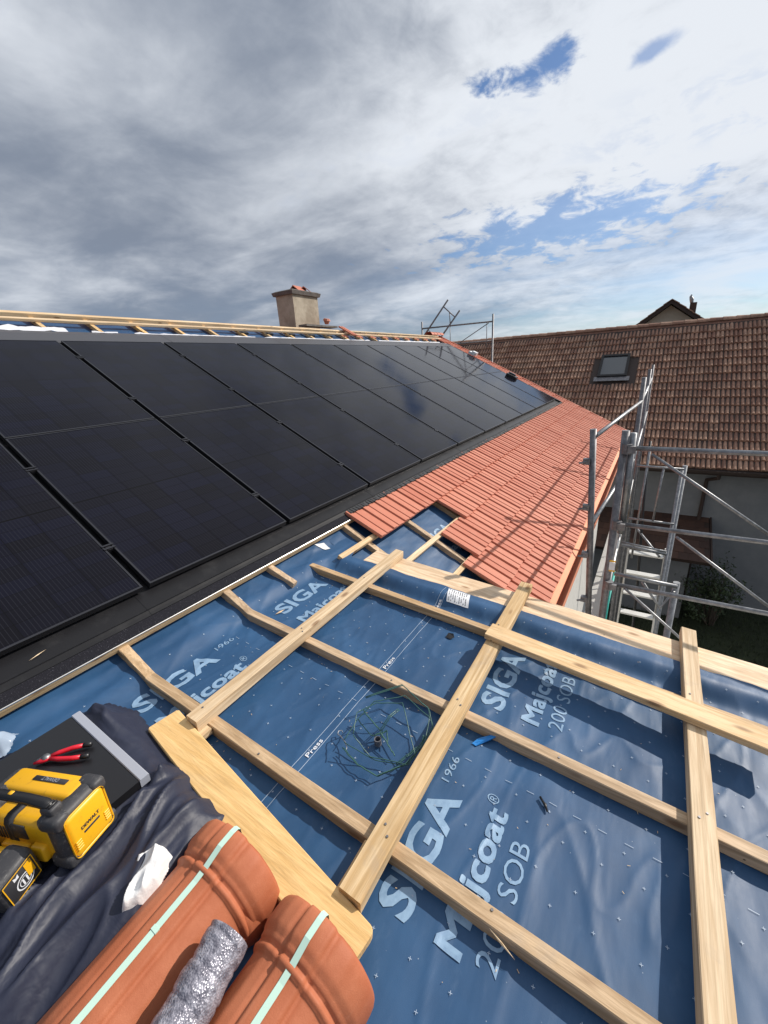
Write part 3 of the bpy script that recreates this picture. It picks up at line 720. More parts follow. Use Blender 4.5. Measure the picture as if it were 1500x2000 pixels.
# skylight
y0, y1, t0, t1 = SKY
b = MB()
for (ya, yb, ta, tb) in ((y0, y1, t0, t0+.09), (y0, y1, t1-.10, t1), (y0, y0+.085, t0+.09, t1-.10), (y1-.085, y1, t0+.09, t1-.10)):
    c = PN((ya+yb)/2, (ta+tb)/2, .05); b.box(c, yb-ya, tb-ta, .12, ax=YA, ay=un, az=nn)
sk = link('skylight', b.mesh(), M_BLK, nb)
b = MB(); b.box(PN((y0+y1)/2, (t0+t1)/2, .06), y1-y0-.17, t1-t0-.19, .02, ax=YA, ay=un, az=nn); link('pane', b.mesh(), M_GLASS, sk)
b = MB(); b.box(PN((y0+y1)/2, t0-.10, .052), y1-y0+.2, .22, .015, ax=YA, ay=un, az=nn); link('apron_flashing', b.mesh(), M_DSTEEL, sk)
# gutter, soffit, downpipe
b = MB(); b.prism([(.03, .01), (.0, -.09), (-.06, -.12), (-.12, -.09), (-.14, .0), (-.125, 0), (-.05, -.09), (.01, .01)], E0+YA*Y0+Vector((-.02, 0, -.08)), E0+YA*Y1+Vector((-.02, 0, -.08)), XA, Vector((0, 0, 1))); link('gutter', b.mesh(), M_DWOOD, nb)
b = MB(); b.box((15.65, (Y0+Y1)/2, -3.62), .60, Y1-Y0, .03); link('soffit', b.mesh(), M_DWOOD, nb)
b = MB(); b.tube([(15.25, -1.85, -3.5), (15.28, -1.85, -3.70), (15.82, -1.64, -3.90), (15.84, -1.64, -4.1), (15.84, -1.64, -8.1)], .055, 8); link('downpipe', b.mesh(), M_DWOOD, nb)
# annex with a brown lean-to roof
b = MB(); b.box((15.25, .95, (GROUND-6.0)/2), 1.45, 4.9, -6.0-GROUND); link('annex_wall', b.mesh(), M_WALLG, nb)
a0, a1 = Vector((13.95, 0, -5.90)), Vector((15.96, 0, -5.18)); ua = (a1-a0).normalized(); na = Vector((-ua.z, 0, ua.x))
b = MB(); b.prism([(0, 0), ((a1-a0).length, 0), ((a1-a0).length, -.10), (0, -.10)], a0+YA*-1.92, a0+YA*4.0, ua, na); ar = link('annex_roof', b.mesh(), M_DWOOD, nb)
M_BRN, N, bb_ = mat('brown_flat_tile', (.12, .06, .04), .8); N.l.new(N.mix(rnd(N), (.045, .024, .018), (.085, .042, .028)), bb_.inputs['Base Color'])
ft = MB().box((0, .19, .008), .245, .36, .016).mesh('flat_tile'); ft.materials.append(M_BRN)
FRA = Matrix((-YA, ua, na)).transposed().to_4x4()
for r_ in range(7):
    for k in range(12):
        y = -1.78+k*.25+(.12 if r_ % 2 else 0)
        inst('tile', ft, ar, Matrix.Translation(a0+YA*y+ua*(r_*.315-.02)+na*(.008)) @ FRA @ Matrix.Rotation(-.03, 4, 'X'))
b = MB(); b.prism([(-.05, .04), (2.25, .04), (2.25, -.16), (-.05, -.16)], a0+YA*-1.97, a0+YA*-1.93, ua, na); link('verge_board', b.mesh(), M_DWOOD, ar)

# far gabled house behind the neighbour
fh = empty('house', (44, 0, GROUND), label='distant cream gable with dark roof peeking over the brown ridge', category='house')
pk = Vector((40, -.02, 3.42)); sl = .74
b = MB(); b.prism([(-6, GROUND), (6, GROUND), (6, pk.z-.35-6*sl), (0, pk.z-.35), (-6, pk.z-.35-6*sl)], Vector((40.5, 0, 0)), Vector((50, 0, 0)), YA, Vector((0, 0, 1))); link('wall', b.mesh(), M_WALLC, fh)
for sg in (-1, 1):
    b = MB(); L = 6.8; b.prism([(0, 0), (sg*L, -L*sl), (sg*L, -L*sl-.30), (0, -.30)], Vector((39.7, pk.y, pk.z)), Vector((51, pk.y, pk.z)), YA, Vector((0, 0, 1))); rf = link('roof', b.mesh(), M_DWOOD, fh)
    b = MB()
    for k in range(14):
        t = k*.45; b.prism([(sg*(t), -t*sl+.02), (sg*(t+.5), -(t+.5)*sl+.07), (sg*(t+.5), -(t+.5)*sl-.0), (sg*t, -t*sl-.03)], Vector((39.6, pk.y, pk.z)), Vector((51, pk.y, pk.z)), YA, Vector((0, 0, 1)))
    link('tile_courses', b.mesh(), M_OLD, rf, kind='stuff')
b = MB(); b.box((42, -1.42, 2.75), .55, .42, .9); fc = link('chimney', b.mesh(), M_DWOOD, fh)
b = MB(); b.tube([(42, -1.30, 3.2), (42, -1.26, 3.45), (42, -1.18, 3.65), (42, -1.22, 3.78)], [.11, .14, .09, .03], 8); link('chimney_cowl', b.mesh(), M_STEEL, fc)

# shrub at the neighbour's wall
def shrub():
    root = empty('shrub', (14.6, -2.3, GROUND), label='dark leafy shrub in the shade against the grey wall', category='shrub')
    rg = random.Random(12); st = MB(); lf = MB(); tips = []
    base = Vector((14.6, -2.3, GROUND))
    for i in range(26):
        a = rg.uniform(0, 6.28); sp_ = rg.uniform(.1, 1.0); hgt = rg.uniform(1.0, 2.6)*(1-.35*sp_)
        p = [base+Vector((math.cos(a)*.1, math.sin(a)*.1, 0)), base+Vector((math.cos(a)*sp_*.5, math.sin(a)*sp_*.6, hgt*.55)), base+Vector((math.cos(a)*sp_*.8, math.sin(a)*sp_*1.15, hgt))]
        st.tube(p, [.02, .012, .004], 5); tips += [(p[1], p[2])]
    for a_, c_ in tips:
        for k in range(85):
            t = rg.random()**.7; c = a_+(c_-a_)*t+Vector((rg.gauss(0, .13), rg.gauss(0, .15), rg.gauss(0, .12)))
            n_ = Vector((rg.uniform(-1, 1), rg.uniform(-1, 1), rg.uniform(.1, 1))).normalized(); e = n_.orthogonal().normalized(); e = Matrix.Rotation(rg.uniform(0, 6.28), 3, n_) @ e; f_ = n_.cross(e)
            L = rg.uniform(.035, .065); lf.add([c-e*L, c+f_*L*.42+n_*.008, c+e*L, c-f_*L*.42+n_*.008], [(0, 1, 2, 3)])
    link('stem', st.mesh(), M_BARK, root); link('foliage', lf.mesh(), M_LEAF, root)
shrub()

# ================================================================== SCAFFOLDS
def scaffold():
    o = empty('scaffold', (5.5, -.2, GROUND), label='galvanised tube scaffold with ladder standing along the eave', category='scaffold')
    T = lambda nm, pts, r=.024, mt=M_STEEL, par=o, seg=10: link(nm, MB().tube(pts, r, seg).mesh(), mt, par, smooth=False)
    def shade(ob):
        ob.data.polygons.foreach_set('use_smooth', [len(p.vertices) == 4 for p in ob.data.polygons]); return ob
    XB = 3.5
    # guard post beside the gutter
    gp_ = shade(T('guard_post', [(3.60, .385, -.55), (3.60, .25, -2.45)], .0255, M_DSTEEL))
    for z, y in ((-.80, .37), (-1.18, .34), (-1.60, .31), (-2.02, .28)):
        link('coupler', MB().box((3.57, y+.035, z), .05, .05, .045).tube([(3.55, y+.03, z), (3.53, y+.085, z-.01)], .009, 6).mesh(), M_DSTEEL, gp_)
    # standards along the eave
    for k, x in enumerate((3.5, 6.07, 8.64, 11.2)):
        top = -.54 if k == 0 else -.30
        ps = shade(T('standard', [(x, .13, GROUND), (x, .155, -2.2), (x, .158, top)], .0265, M_DSTEEL))
        if k == 0:
            link('collar', MB().tube([(x+.03, .105, -1.35), (x+.03, .110, -.56)], .024, 10).mesh(), M_STEEL, ps, smooth=True)
            link('label_sticker', MB().box((x-.03, .13, -1.62), .004, .042, .07).mesh(), M_WHITE, ps)
            link('label_sticker', MB().box((x-.031, .13, -1.575), .004, .043, .012).box((x-.031, .128, -1.66), .004, .043, .012).mesh(), M_YEL, ps)
        pass
    shade(T('standard', [(3.92, -.355, GROUND), (3.92, -.345, -1.875)], .026))
    shade(T('standard', [(5.75, -.40, GROUND), (5.75, -.375, -1.27)], .024)); shade(T('standard', [(5.65, -.36, GROUND), (5.65, -.345, -1.30)], .018))
    # rails along the eave
    for (z, ya) in ((-.60, .36), (-1.32, .32)):
        shade(T('guard_rail', [(3.6, ya, z), (6.07, .15, z+.02)], .017)); shade(T('guard_rail', [(6.07, .15, z+.02), (11.3, .15, z+.02)], .017))
    # bars and braces of the bay running away to the right
    for (z, r_) in ((-.668, .0175), (-1.265, .0175), (-1.79, .0185)): shade(T('ledger', [(XB, .13, z), (XB, -2.4, z+.005)], r_))
    for (ya, za, yb, zb) in ((-.02, -.70, -.92, -1.32), (-.25, -1.30, -1.02, -1.85), (.02, -1.80, -.75, -2.42)): shade(T('brace', [(XB-.02, ya, za), (XB-.02, yb, zb)], .0105))
    shade(T('ledger', [(3.86, .12, -1.87), (3.86, -.35, -1.885)], .018)); shade(T('brace', [(3.86, -.10, -1.90), (3.86, -.26, -2.12), (3.86, -.33, -1.93)], .013))
    shade(T('standard', [(XB, -2.4, GROUND), (XB, -2.4, -.5)], .024))
    for z in (-.668, -1.265, -1.79):
        for y in (.135, -2.4): link('coupler', MB().tube([(XB-.03, y, z-.035), (XB-.03, y, z+.035)], .034, 8).box((XB-.055, y-.03, z), .03, .05, .05).mesh(), M_DSTEEL, o)
    # end frame and ladder hatch
    fx = 5.6
    for z in (-1.27, -1.93): shade(T('frame_bar', [(fx, .10, z), (fx, -.36, z-.01)], .013))
    for y in (.0, -.16): shade(T('frame_bar', [(fx, y-.01, -1.27 if y < -.1 else -1.05), (fx, y+.01, -1.93 if y < -.1 else -2.45)], .012))
    shade(T('frame_bar', [(fx, .14, -2.30), (fx, -.34, -2.33)], .02)); shade(T('frame_bar', [(fx-.1, .13, -2.22), (fx-.1, -.33, -2.26)], .014)); shade(T('brace', [(fx+.6, .02, -2.25), (fx+.1, -.28, -2.42)], .014))
    # ladder
    la = Vector((5.35, .045, -2.40)); lb = Vector((4.30, .09, -3.55)); lad = None
    A0, B0 = Vector((5.80, .06, -2.40)), Vector((5.35, .06, -4.8)); wdt = .40
    lad = link('ladder', MB().beam(A0+Vector((0, .0, .05)), B0, .022, .06, Vector((-1, 0, 0))).beam(A0+Vector((0, -wdt, .05)), B0+Vector((0, -wdt, 0)), .022, .06, Vector((-1, 0, 0))).mesh(), M_ALU, o)
    for k in range(9):
        c = A0+(B0-A0)*((k+.2)/9); link('tread', MB().box(c+Vector((0, -wdt/2, 0)), .10, wdt-.03, .022).mesh(), M_ALU, lad)
    b = MB(); b.beam((3.4, .225, -2.85), (11.0, .215, -2.85), .03, .15, Vector((0, 0, 1))); link('toe_board', b.mesh(), W_BD, o)
    for k in range(3):
        b = MB(); b.beam((3.5+k*2.5, .33, -2.98), (5.95+k*2.5, .33, -2.98), .16, .045, Vector((0, 0, 1))); link('deck_plank', b.mesh(), M_WALLW if k == 9 else M_ALU, o)
    for k in range(6):
        x = 4.1+.55*k; shade(T('cable', [(x, .20, -2.9), (x+.35, .17, -2.3), (x+.9, .16, -2.0)], .011, M_STEEL if k % 2 else M_ALU))
    shade(T('hose', [(6.3, .0, -1.1), (6.2, -.03, -1.9), (5.9, -.10, -2.9), (5.7, -.16, -4.4)], .016, M_BLKP))
    shade(T('hose', [(4.2, .16, -2.95), (4.5, .16, -2.55), (4.9, .15, -2.35)], .012, mat('turquoise_cord', (.05, .42, .36), .5)[0]))
scaffold()
def far_scaffold():
    X = 14.3; o = empty('scaffold', (X, 6, GROUND), label='dark scaffold frame rising past the far gable with a tilted frame', category='scaffold')
    def T(nm, pts, r=.024): return link(nm, MB().tube(pts, r, 8).mesh(), M_DSTEEL, o, smooth=True)
    T('standard', [(X, 7.34, GROUND), (X, 7.34, 1.42)], .03); T('standard', [(X, 4.78, GROUND), (X, 4.78, 1.40)], .03)
    T('guard_rail', [(X, 7.36, 1.20), (X, 4.78, 1.18)], .025); T('guard_rail', [(X, 7.36, .62), (X, 4.78, .60)], .02)
    T('brace', [(X+.03, 4.93, 1.15), (X+.03, 5.95, .62)], .014); T('brace', [(X+.03, 7.10, 1.12), (X+.03, 6.5, .70)], .012)
    T('frame_bar', [(X, 6.27, 1.2), (X, 6.27, .4)], .012); T('frame_bar', [(X, 4.98, 1.17), (X, 4.98, .4)], .012)
    T('tilted_tube', [(X, 6.34, 2.0), (X, 7.55, .65)], .028); T('tilted_tube', [(X, 5.92, 1.63), (X, 6.85, .60)], .028)
    T('tilted_tube', [(X, 6.50, 1.80), (X, 6.11, 1.46)], .02); T('tilted_tube', [(X, 6.29, 1.62), (X, 6.27, 1.27)], .016)
far_scaffold()
# ================================================================== LOOSE THINGS ON THE DORMER
for y in (1.50, .62): part_beam('batten', P2(.13, y, -.002), P2(.74, y, -.002), .06, .03, n2, W_X, dk)
def plank(name, a, c, w, th, mt, label, round_=0.):
    a = Vector(a); c = Vector(c); d = (c-a).normalized(); sd_ = n2.cross(d).normalized(); bb = MB(); ch = .0035; W = w/2
    poly = [(-W+ch, 0), (-W, -ch), (-W, -th+ch), (-W+ch, -th), (W-ch, -th), (W, -th+ch), (W, -ch), (W-ch, 0)]
    st = [(0, .99), (.004, 1.)]
    L = (c-a).length; k = round_
    prof_ = [(0, 1-.006/W), (.006, 1.)] + [(L-k+k*math.sin(t), 1-(k/W)*(1-math.cos(t))) for t in [i*math.pi/8 for i in range(5)]] if k else [(0, 1-.003/W), (.003, 1.), (L-.003, 1.), (L, 1-.003/W)]
    vs = []
    for l, q in prof_: vs += [a+d*l+sd_*(p[0]*q)+n2*p[1] for p in poly]
    n = len(prof_); fs = [(i*8+t, i*8+(t+1) % 8, (i+1)*8+(t+1) % 8, (i+1)*8+t) for i in range(n-1) for t in range(8)]+[tuple(range(7, -1, -1)), tuple((n-1)*8+t for t in range(8))]
    bb.add(vs, fs); return link(name, bb.mesh(), mt, base=(a+c)/2-n2*th, label=label, category='plank')
plank('plank', P2(.642, 1.664, .030), P2(.482, .492, .030), .135, .027, W_YEL, 'wide yellow board lying beside the ridge tile packs', .02)
plank('plank', P2(1.972, .645, .086), P2(1.893, -.605, .086), .122, .033, W_PL, 'loose orange-brown plank laid across two battens above the printed lettering')

def inpoly(x, y, P):
    r = False; j = len(P)-1
    for i in range(len(P)):
        if (P[i][1] > y) != (P[j][1] > y) and x < (P[j][0]-P[i][0])*(y-P[i][1])/(P[j][1]-P[i][1])+P[i][0]: r = not r
        j = i
    return r
def dpoly(x, y, P):
    best = 9.
    for i in range(len(P)):
        ax, ay = P[i-1]; bx, by = P[i]; dx, dy = bx-ax, by-ay; t = max(0, min(1, ((x-ax)*dx+(y-ay)*dy)/(dx*dx+dy*dy+1e-12)))
        best = min(best, math.hypot(x-ax-t*dx, y-ay-t*dy))
    return best
def sstep(t): t = max(0., min(1., t)); return t*t*(3-2*t)
def cloth(P, hfun, step):
    xs = [p[0] for p in P]; ys = [p[1] for p in P]; nx = int((max(xs)-min(xs))/step)+1; ny = int((max(ys)-min(ys))/step)+1
    bm = bmesh.new(); vv = {}
    def vert(i, j):
        if (i, j) not in vv:
            x, y = min(xs)+i*step, min(ys)+j*step; d = dpoly(x, y, P)*(1 if inpoly(x, y, P) else -1)
            if d < 0:
                gx = (dpoly(x+.002, y, P)-dpoly(x-.002, y, P))/.004; gy = (dpoly(x, y+.002, P)-dpoly(x, y-.002, P))/.004
                x += gx*d*.9; y += gy*d*.9
            px, py, h = hfun(x, y, max(d, 0)); vv[(i, j)] = bm.verts.new(P2(px, py, h))
        return vv[(i, j)]
    for i in range(nx):
        for j in range(ny):
            if inpoly(min(xs)+(i+.5)*step, min(ys)+(j+.5)*step, P): bm.faces.new([vert(i, j), vert(i+1, j), vert(i+1, j+1), vert(i, j+1)])
    me = bpy.data.meshes.new('cloth'); bm.to_mesh(me); bm.free(); return me
def ridged(v): return (1-abs(mnoise.noise(v)))**3
JP = [(.565, 1.985), (.612, 1.828), (.588, 1.634), (.563, 1.469), (.590, 1.365), (.549, 1.274), (.561, 1.166), (.55, 1.072), (.45, 1.03), (.315, 1.0), (.194, .98), (.106, .98), (.02, 1.0), (-.08, 1.0), (-.20, 1.05), (-.34, 1.5), (-.15, 2.05), (.10, 2.12), (.22, 2.045), (.307, 2.015), (.443, 2.035)]
def jh(x, y, d):
    wx = x+.05*mnoise.noise(Vector((x*4, y*4, 1))); wy = y+.05*mnoise.noise(Vector((x*4, y*4, 7)))
    if y < 1.40: f = ridged(Vector((wx*1.6+wy*1.5, wy*9-wx*3.0, 3.)))*.050+ridged(Vector((wx*3, wy*17-wx*6, 8.)))*.016
    else: f = ridged(Vector((wx*9+wy*2, wy*2.2, 5.)))*.052+ridged(Vector((wx*16, wy*4, 2.)))*.014
    flat = 1.
    if .02 < x < .47 and y > 1.36: flat = .25+.75*sstep((abs(x-.22)-.20)/.08)
    return x, y, .008+.062*sstep(d/.14)+f*sstep(d/.09)*flat
jk = link('jacket', cloth(JP, jh, .0085), M_CLOTHN, base=P2(.25, 1.5, 0), smooth=True, label='crumpled dark navy rain jacket under the yellow tools', category='jacket')
WP0 = [(.135, 1.07), (.160, 1.105), (.178, 1.118), (.198, 1.140), (.215, 1.138), (.245, 1.172), (.269, 1.186), (.300, 1.180), (.325, 1.165), (.350, 1.130), (.345, 1.085), (.265, 1.045), (.195, 1.045)]
WP = [(.285+(x-.285)*.82, 1.10+(y-1.10)*.85) for x, y in WP0]
link('cloth', cloth(WP, lambda x, y, d: (x, y, .080+.030*sstep(d/.02)+.034*ridged(Vector((x*7+y*5, y*17-x*8, 2.)))*sstep(d/.012)+.10*(x-.22)), .0035), M_CLOTHW, base=P2(.24, 1.11, .05), smooth=True, label='crumpled white work glove tucked between jacket and ridge tiles', category='glove')

# black flat case lid with a grey edge strip
cs = empty('tool_case', P2(.30, 1.65, .075), label='flat black case lid with grey edge strip beneath the pliers', category='case')
def slab(x0, x1, y0, y1, h0, h1): 
    b_ = MB(); b_.prism([(x0, h0), (x1, h0), (x1, h1-.003), (x1-.003, h1), (x0+.003, h1), (x0, h1-.003)], P2(0, y0, 0), P2(0, y1, 0), XA, n2); return b_.mesh()
link('lid', slab(.10, .404, 1.395, 1.905, .085, .118), M_BLKP, cs)
link('edge_strip', slab(.4045, .438, 1.393, 1.908, .085, .120), M_GREYS, cs)

# pliers
pl = empty('pliers', P2(.30, 1.72, .118), label='pliers with red and black handles on the black case lid', category='pliers')
hz = .134
def tb(nm, pts, r, mt): link(nm, MB().tube([P2(x, y, h) for x, y, h in pts], r, 8).mesh(), mt, pl, smooth=True)
tb('handle', [(.275, 1.752, hz), (.300, 1.742, hz), (.335, 1.722, hz), (.362, 1.700, hz)], [.007, .0085, .0085, .008], M_RED); tb('handle_tip', [(.362, 1.700, hz), (.382, 1.680, hz)], [.0085, .0095], M_BLKP)
tb('handle', [(.268, 1.745, hz), (.285, 1.715, hz), (.310, 1.680, hz), (.333, 1.656, hz)], [.007, .0085, .0085, .008], M_RED); tb('handle_tip', [(.333, 1.656, hz), (.352, 1.636, hz)], [.0085, .0095], M_BLKP)
tb('pivot', [(.262, 1.757, hz-.012), (.262, 1.757, hz+.010)], .013, M_STEEL); tb('jaw', [(.275, 1.752, hz), (.255, 1.762, hz), (.232, 1.778, hz-.002)], [.008, .010, .004], M_DSTEEL); tb('jaw', [(.270, 1.746, hz), (.248, 1.757, hz), (.228, 1.772, hz-.002)], [.008, .009, .004], M_RED)

# ------------------------------------------------------------------ yellow site radio
def rbox(w, d, h, r, seg=3, taper=1.):
    bm = bmesh.new(); bmesh.ops.create_cube(bm, size=1.)
    for v in bm.verts: v.co = Vector((v.co.x*w, v.co.y*d, v.co.z*h))
    bmesh.ops.bevel(bm, geom=bm.edges[:], offset=r, segments=seg, profile=.5, affect='EDGES')
    for v in bm.verts:
        k = 1-(1-taper)*(v.co.z/h+.5); v.co.x *= k; v.co.y *= k
    me = bpy.data.meshes.new('rbox'); bm.to_mesh(me); bm.free(); return me
def placed(nm, me, mt, root, M_, smooth=True):
    o = bpy.data.objects.new(nm, me); COL.objects.link(o); o.parent = root; o.matrix_local = M_
    me.materials.append(mt)
    if smooth: me.polygons.foreach_set('use_smooth', [True]*len(me.polygons)); 
    return o
def text_part(body, size, mt, parent, M_, off=0.):
    me = text_mesh(body, size, off); xs = [v.co.x for v in me.vertices]; ys = [v.co.y for v in me.vertices]
    me.transform(Matrix.Translation((-(min(xs)+max(xs))/2, -(min(ys)+max(ys))/2, 0)))
    o = bpy.data.objects.new('lettering', me); COL.objects.link(o); me.materials.append(mt); o.parent = parent; o.matrix_local = M_; return o
def emblem(r, mt, parent, M_):
    b_ = MB(); n = 24
    for ra, rb in ((r, r*.86), (r*.66, r*.58)):
        vs = [(q*math.cos(t*2*math.pi/n), q*math.sin(t*2*math.pi/n), 0) for t in range(n) for q in (ra, rb)]
        b_.add(vs, [(2*t, 2*((t+1) % n), 2*((t+1) % n)+1, 2*t+1) for t in range(n)])
    for x in (-.22, .22): b_.add([((x-.09)*r, -.45*r, 0), ((x+.09)*r, -.45*r, 0), ((x+.09)*r, .45*r, 0), ((x-.09)*r, .45*r, 0)], [(0, 1, 2, 3)])
    o = bpy.data.objects.new('emblem', b_.mesh()); COL.objects.link(o); o.data.materials.append(mt); o.parent = parent; o.matrix_local = M_; return o
# local frame of the radio: x across the end face (width), y along the body away from that face, z up
RW, RLn, RH = .150, .33, .170
rb = P2(.150, 1.285, .122)
rad = empty('site_radio', rb, label='yellow and black site radio with carrying handle on the navy jacket', category='radio'); rad.rotation_euler = (R(-4), R(3), R(19)); rad.scale = (1.06, 1.06, 1.06)
T_ = Matrix.Translation; RX = lambda a: Matrix.Rotation(a, 4, 'X'); RZ = lambda a: Matrix.Rotation(a, 4, 'Z'); RY = lambda a: Matrix.Rotation(a, 4, 'Y')
placed('body', rbox(RW*.92, RLn-.06, RH*.80, .022), M_YEL, rad, T_((RW/2, RLn/2+.02, RH*.42)))
placed('top_housing', rbox(RW*.52, RLn-.05, .05, .016), M_YEL, rad, T_((RW*.70, RLn/2+.01, RH*.86)))
bp_ = placed('bumper', rbox(RW, .062, RH, .024), M_RUB, rad, T_((RW/2, .031, RH/2)))
for sx, sz in ((.12, .12), (.88, .12), (.12, .88), (.88, .88)):
    placed('bumper_corner', rbox(.045, .075, .045, .014), M_RUB, rad, T_((RW*sx, .034, RH*sz)))
placed('bumper', rbox(RW, .075, RH, .026), M_RUB, rad, T_((RW/2, RLn-.03, RH/2)))
pn = placed('end_panel', rbox(RW*.82, .014, RH*.80, .014, 3), M_YEL, rad, T_((RW/2, -.001, RH*.50)))
for sx in (-1, 1):
    for k in range(4): placed('vent_rib', rbox(.017, .005, .004, .001, 1), M_YEL, pn, T_((sx*RW*.30, -.0080, -.040+k*.008)), False)
text_part('DEWALT', .0140, M_LINE, pn, T_((0, -.0082, .008)) @ RX(math.pi/2), .0005)
lp = placed('name_plate', rbox(.050, .002, .007, .001, 1), M_LINE, pn, T_((0, -.0072, -.010)))
# carrying handle
b = MB(); hp = [(RW*.20, .035, RH+.004), (RW*.20, .06, RH+.024), (RW*.20, .12, RH+.030), (RW*.20, .22, RH+.030), (RW*.20, .28, RH+.022), (RW*.20, .31, RH+.0)]
b.tube(hp, [.013, .015, .014, .014, .015, .013], 10); hm_ = b.mesh(); hd = placed('handle', hm_, M_BLKP, rad, Matrix.Identity(4))
hg = placed('handle_hinge', rbox(.036, .045, .03, .008), M_RUB, rad, T_((RW*.20, .045, RH+.008)))
for k in range(3): placed('hinge_rib', rbox(.026, .006, .008, .002, 1), M_BLKP, hg, T_((0, -.012+k*.011, .017)))
placed('handle_badge', rbox(.012, .016, .004, .002, 1), M_YEL, hd, T_((RW*.20, .18, RH+.0435)))
st = placed('top_strip', rbox(.016, .13, .004, .002, 1), M_LINE, rad, T_((RW*.74, .155, RH*.86+.0265)))
text_part('DEWALT', .016, M_GREYS, st, T_((0, 0, .0022)) @ RZ(math.pi/2))
emblem(.022, M_WLINE, rad, T_((RW*.035, .165, RH*.60)) @ RZ(-math.pi/2) @ RX(math.pi/2))
dkp = placed('emblem_plate', rbox(.004, .052, .05, .0018, 1), M_RUB, rad, T_((RW*.038, .165, RH*.60)))
for k, (yy, zz_, ww) in enumerate(((.10, .22, .05), (.19, .16, .10))): placed('side_block', rbox(.03, ww, .05, .008), M_YEL, rad, T_((.004, yy, RH*zz_+.01)))
for (xx, zz_) in ((.022, .022), (RW-.022, .022), (.022, RH-.022), (RW-.022, RH-.022)): placed('screw', rbox(.008, .003, .008, .001, 1), M_DSTEEL, rad, T_((xx, -.0015, zz_)))
placed('seam', rbox(RW*.93, .003, RH*.81, .02, 2), M_LINE, rad, T_((RW/2, .20, RH*.42)))
for k in range(7): placed('speaker_slot', rbox(.004, .006, .045, .0015, 1), M_LINE, rad, T_((RW*.038, .215+k*.011, RH*.52)))
for yy in (.05, .28):
    for xx in (.02, RW-.02): placed('foot', rbox(.03, .04, .02, .006), M_RUB, rad, T_((xx, yy, -.004)))
# ------------------------------------------------------------------ second yellow tool (battery tool with round emblem)
lb_ = P2(.005, 1.335, .10)
wk = empty('cordless_tool', lb_, label='smaller yellow and black cordless tool with round emblem, cut off at the left', category='power tool'); wk.rotation_euler = (R(4), R(-6), R(24))
placed('body', rbox(.105, .22, .10, .022), M_YEL, wk, T_((.055, .13, .065)))
bt = placed('battery', rbox(.115, .085, .125, .020), M_RUB, wk, T_((.055, .03, .060)))
placed('grip', rbox(.05, .20, .035, .012), M_RUB, wk, T_((.045, .16, .118)))
fp = placed('label_plate', rbox(.086, .003, .090, .003, 1), M_LINE, bt, T_((0, -.0425, .004)))
b = MB()
for (x, z, w_, h_) in ((0, .0435, .084, .0022), (0, -.0435, .084, .0022), (-.0415, 0, .0022, .087), (.0415, 0, .0022, .087)): b.box((x, -.0022, z), w_, .0012, h_)
placed('plate_border', b.mesh(), M_YEL, fp, Matrix.Identity(4), False)
emblem(.025, M_WLINE, fp, T_((.006, -.0021, -.010)) @ RX(math.pi/2))
b = MB(); b.add([(-.004, 0, .022), (.010, 0, .022), (.010, 0, .036), (.003, 0, .030), (-.004, 0, .036)], [(0, 1, 2, 3, 4)]); placed('arrow_mark', b.mesh(), M_WLINE, fp, T_((-.012, -.0022, 0)), False)
b = MB(); b.box((.026, -.0022, .012), .02, .001, .05); placed('yellow_patch', b.mesh(), M_YEL, fp, Matrix.Identity(4), False)
for k in range(6): placed('battery_rib', rbox(.006, .010, .028, .002, 1), M_BLKP, bt, T_((-.048+k*.012, -.040, -.055)))

# ------------------------------------------------------------------ strapped ridge tile packs
def ridge_mesh(L, flip=False):
    """half-round ridge tile, axis +x, collar at the far end"""
    n = 84; secs = []
    for l, r, in [(0, .126), (.004, .132), (.10, .133), (.22, .135), (.33, .137), (.352, .138), (.358, .139), (.362, .146), (.367, .1485), (.372, .147), (.376, .141), (.380, .1405), (.384, .146), (.388, .1495), (.393, .150), (.398, .152), (.405, .157), (.415, .1605), (.45, .1615), (.466, .160), (.474, .156), (.477, .148), (.474, .142), (.40, .136), (0, .118)]: secs.append((l*L/.477, r))
    vs = []
    for l, r in secs:
        for t in range(n+1):
            a = R(-6)+(math.pi+R(12))*t/n; q = abs(a-math.pi/2)
            rr = r+.0075*(1-sstep((q-.25)/.02))-.006*math.exp(-((q-.33)/.035)**2)+.003*math.exp(-((q-.62)/.10)**2)
            vs.append((l, -math.cos(a)*rr*1.06, max(math.sin(a), -.12)*rr))
    w = n+1; fs = [(i*w+t, i*w+t+1, (i+1)*w+t+1, (i+1)*w+t) for i in range(len(secs)-1) for t in range(n)]
    me = bpy.data.meshes.new('ridge_tile'); me.from_pydata(vs, [], fs); me.update(); me.polygons.foreach_set('use_smooth', [True]*len(fs)); return me
FR2 = Matrix((XA, u2, n2)).transposed().to_4x4()
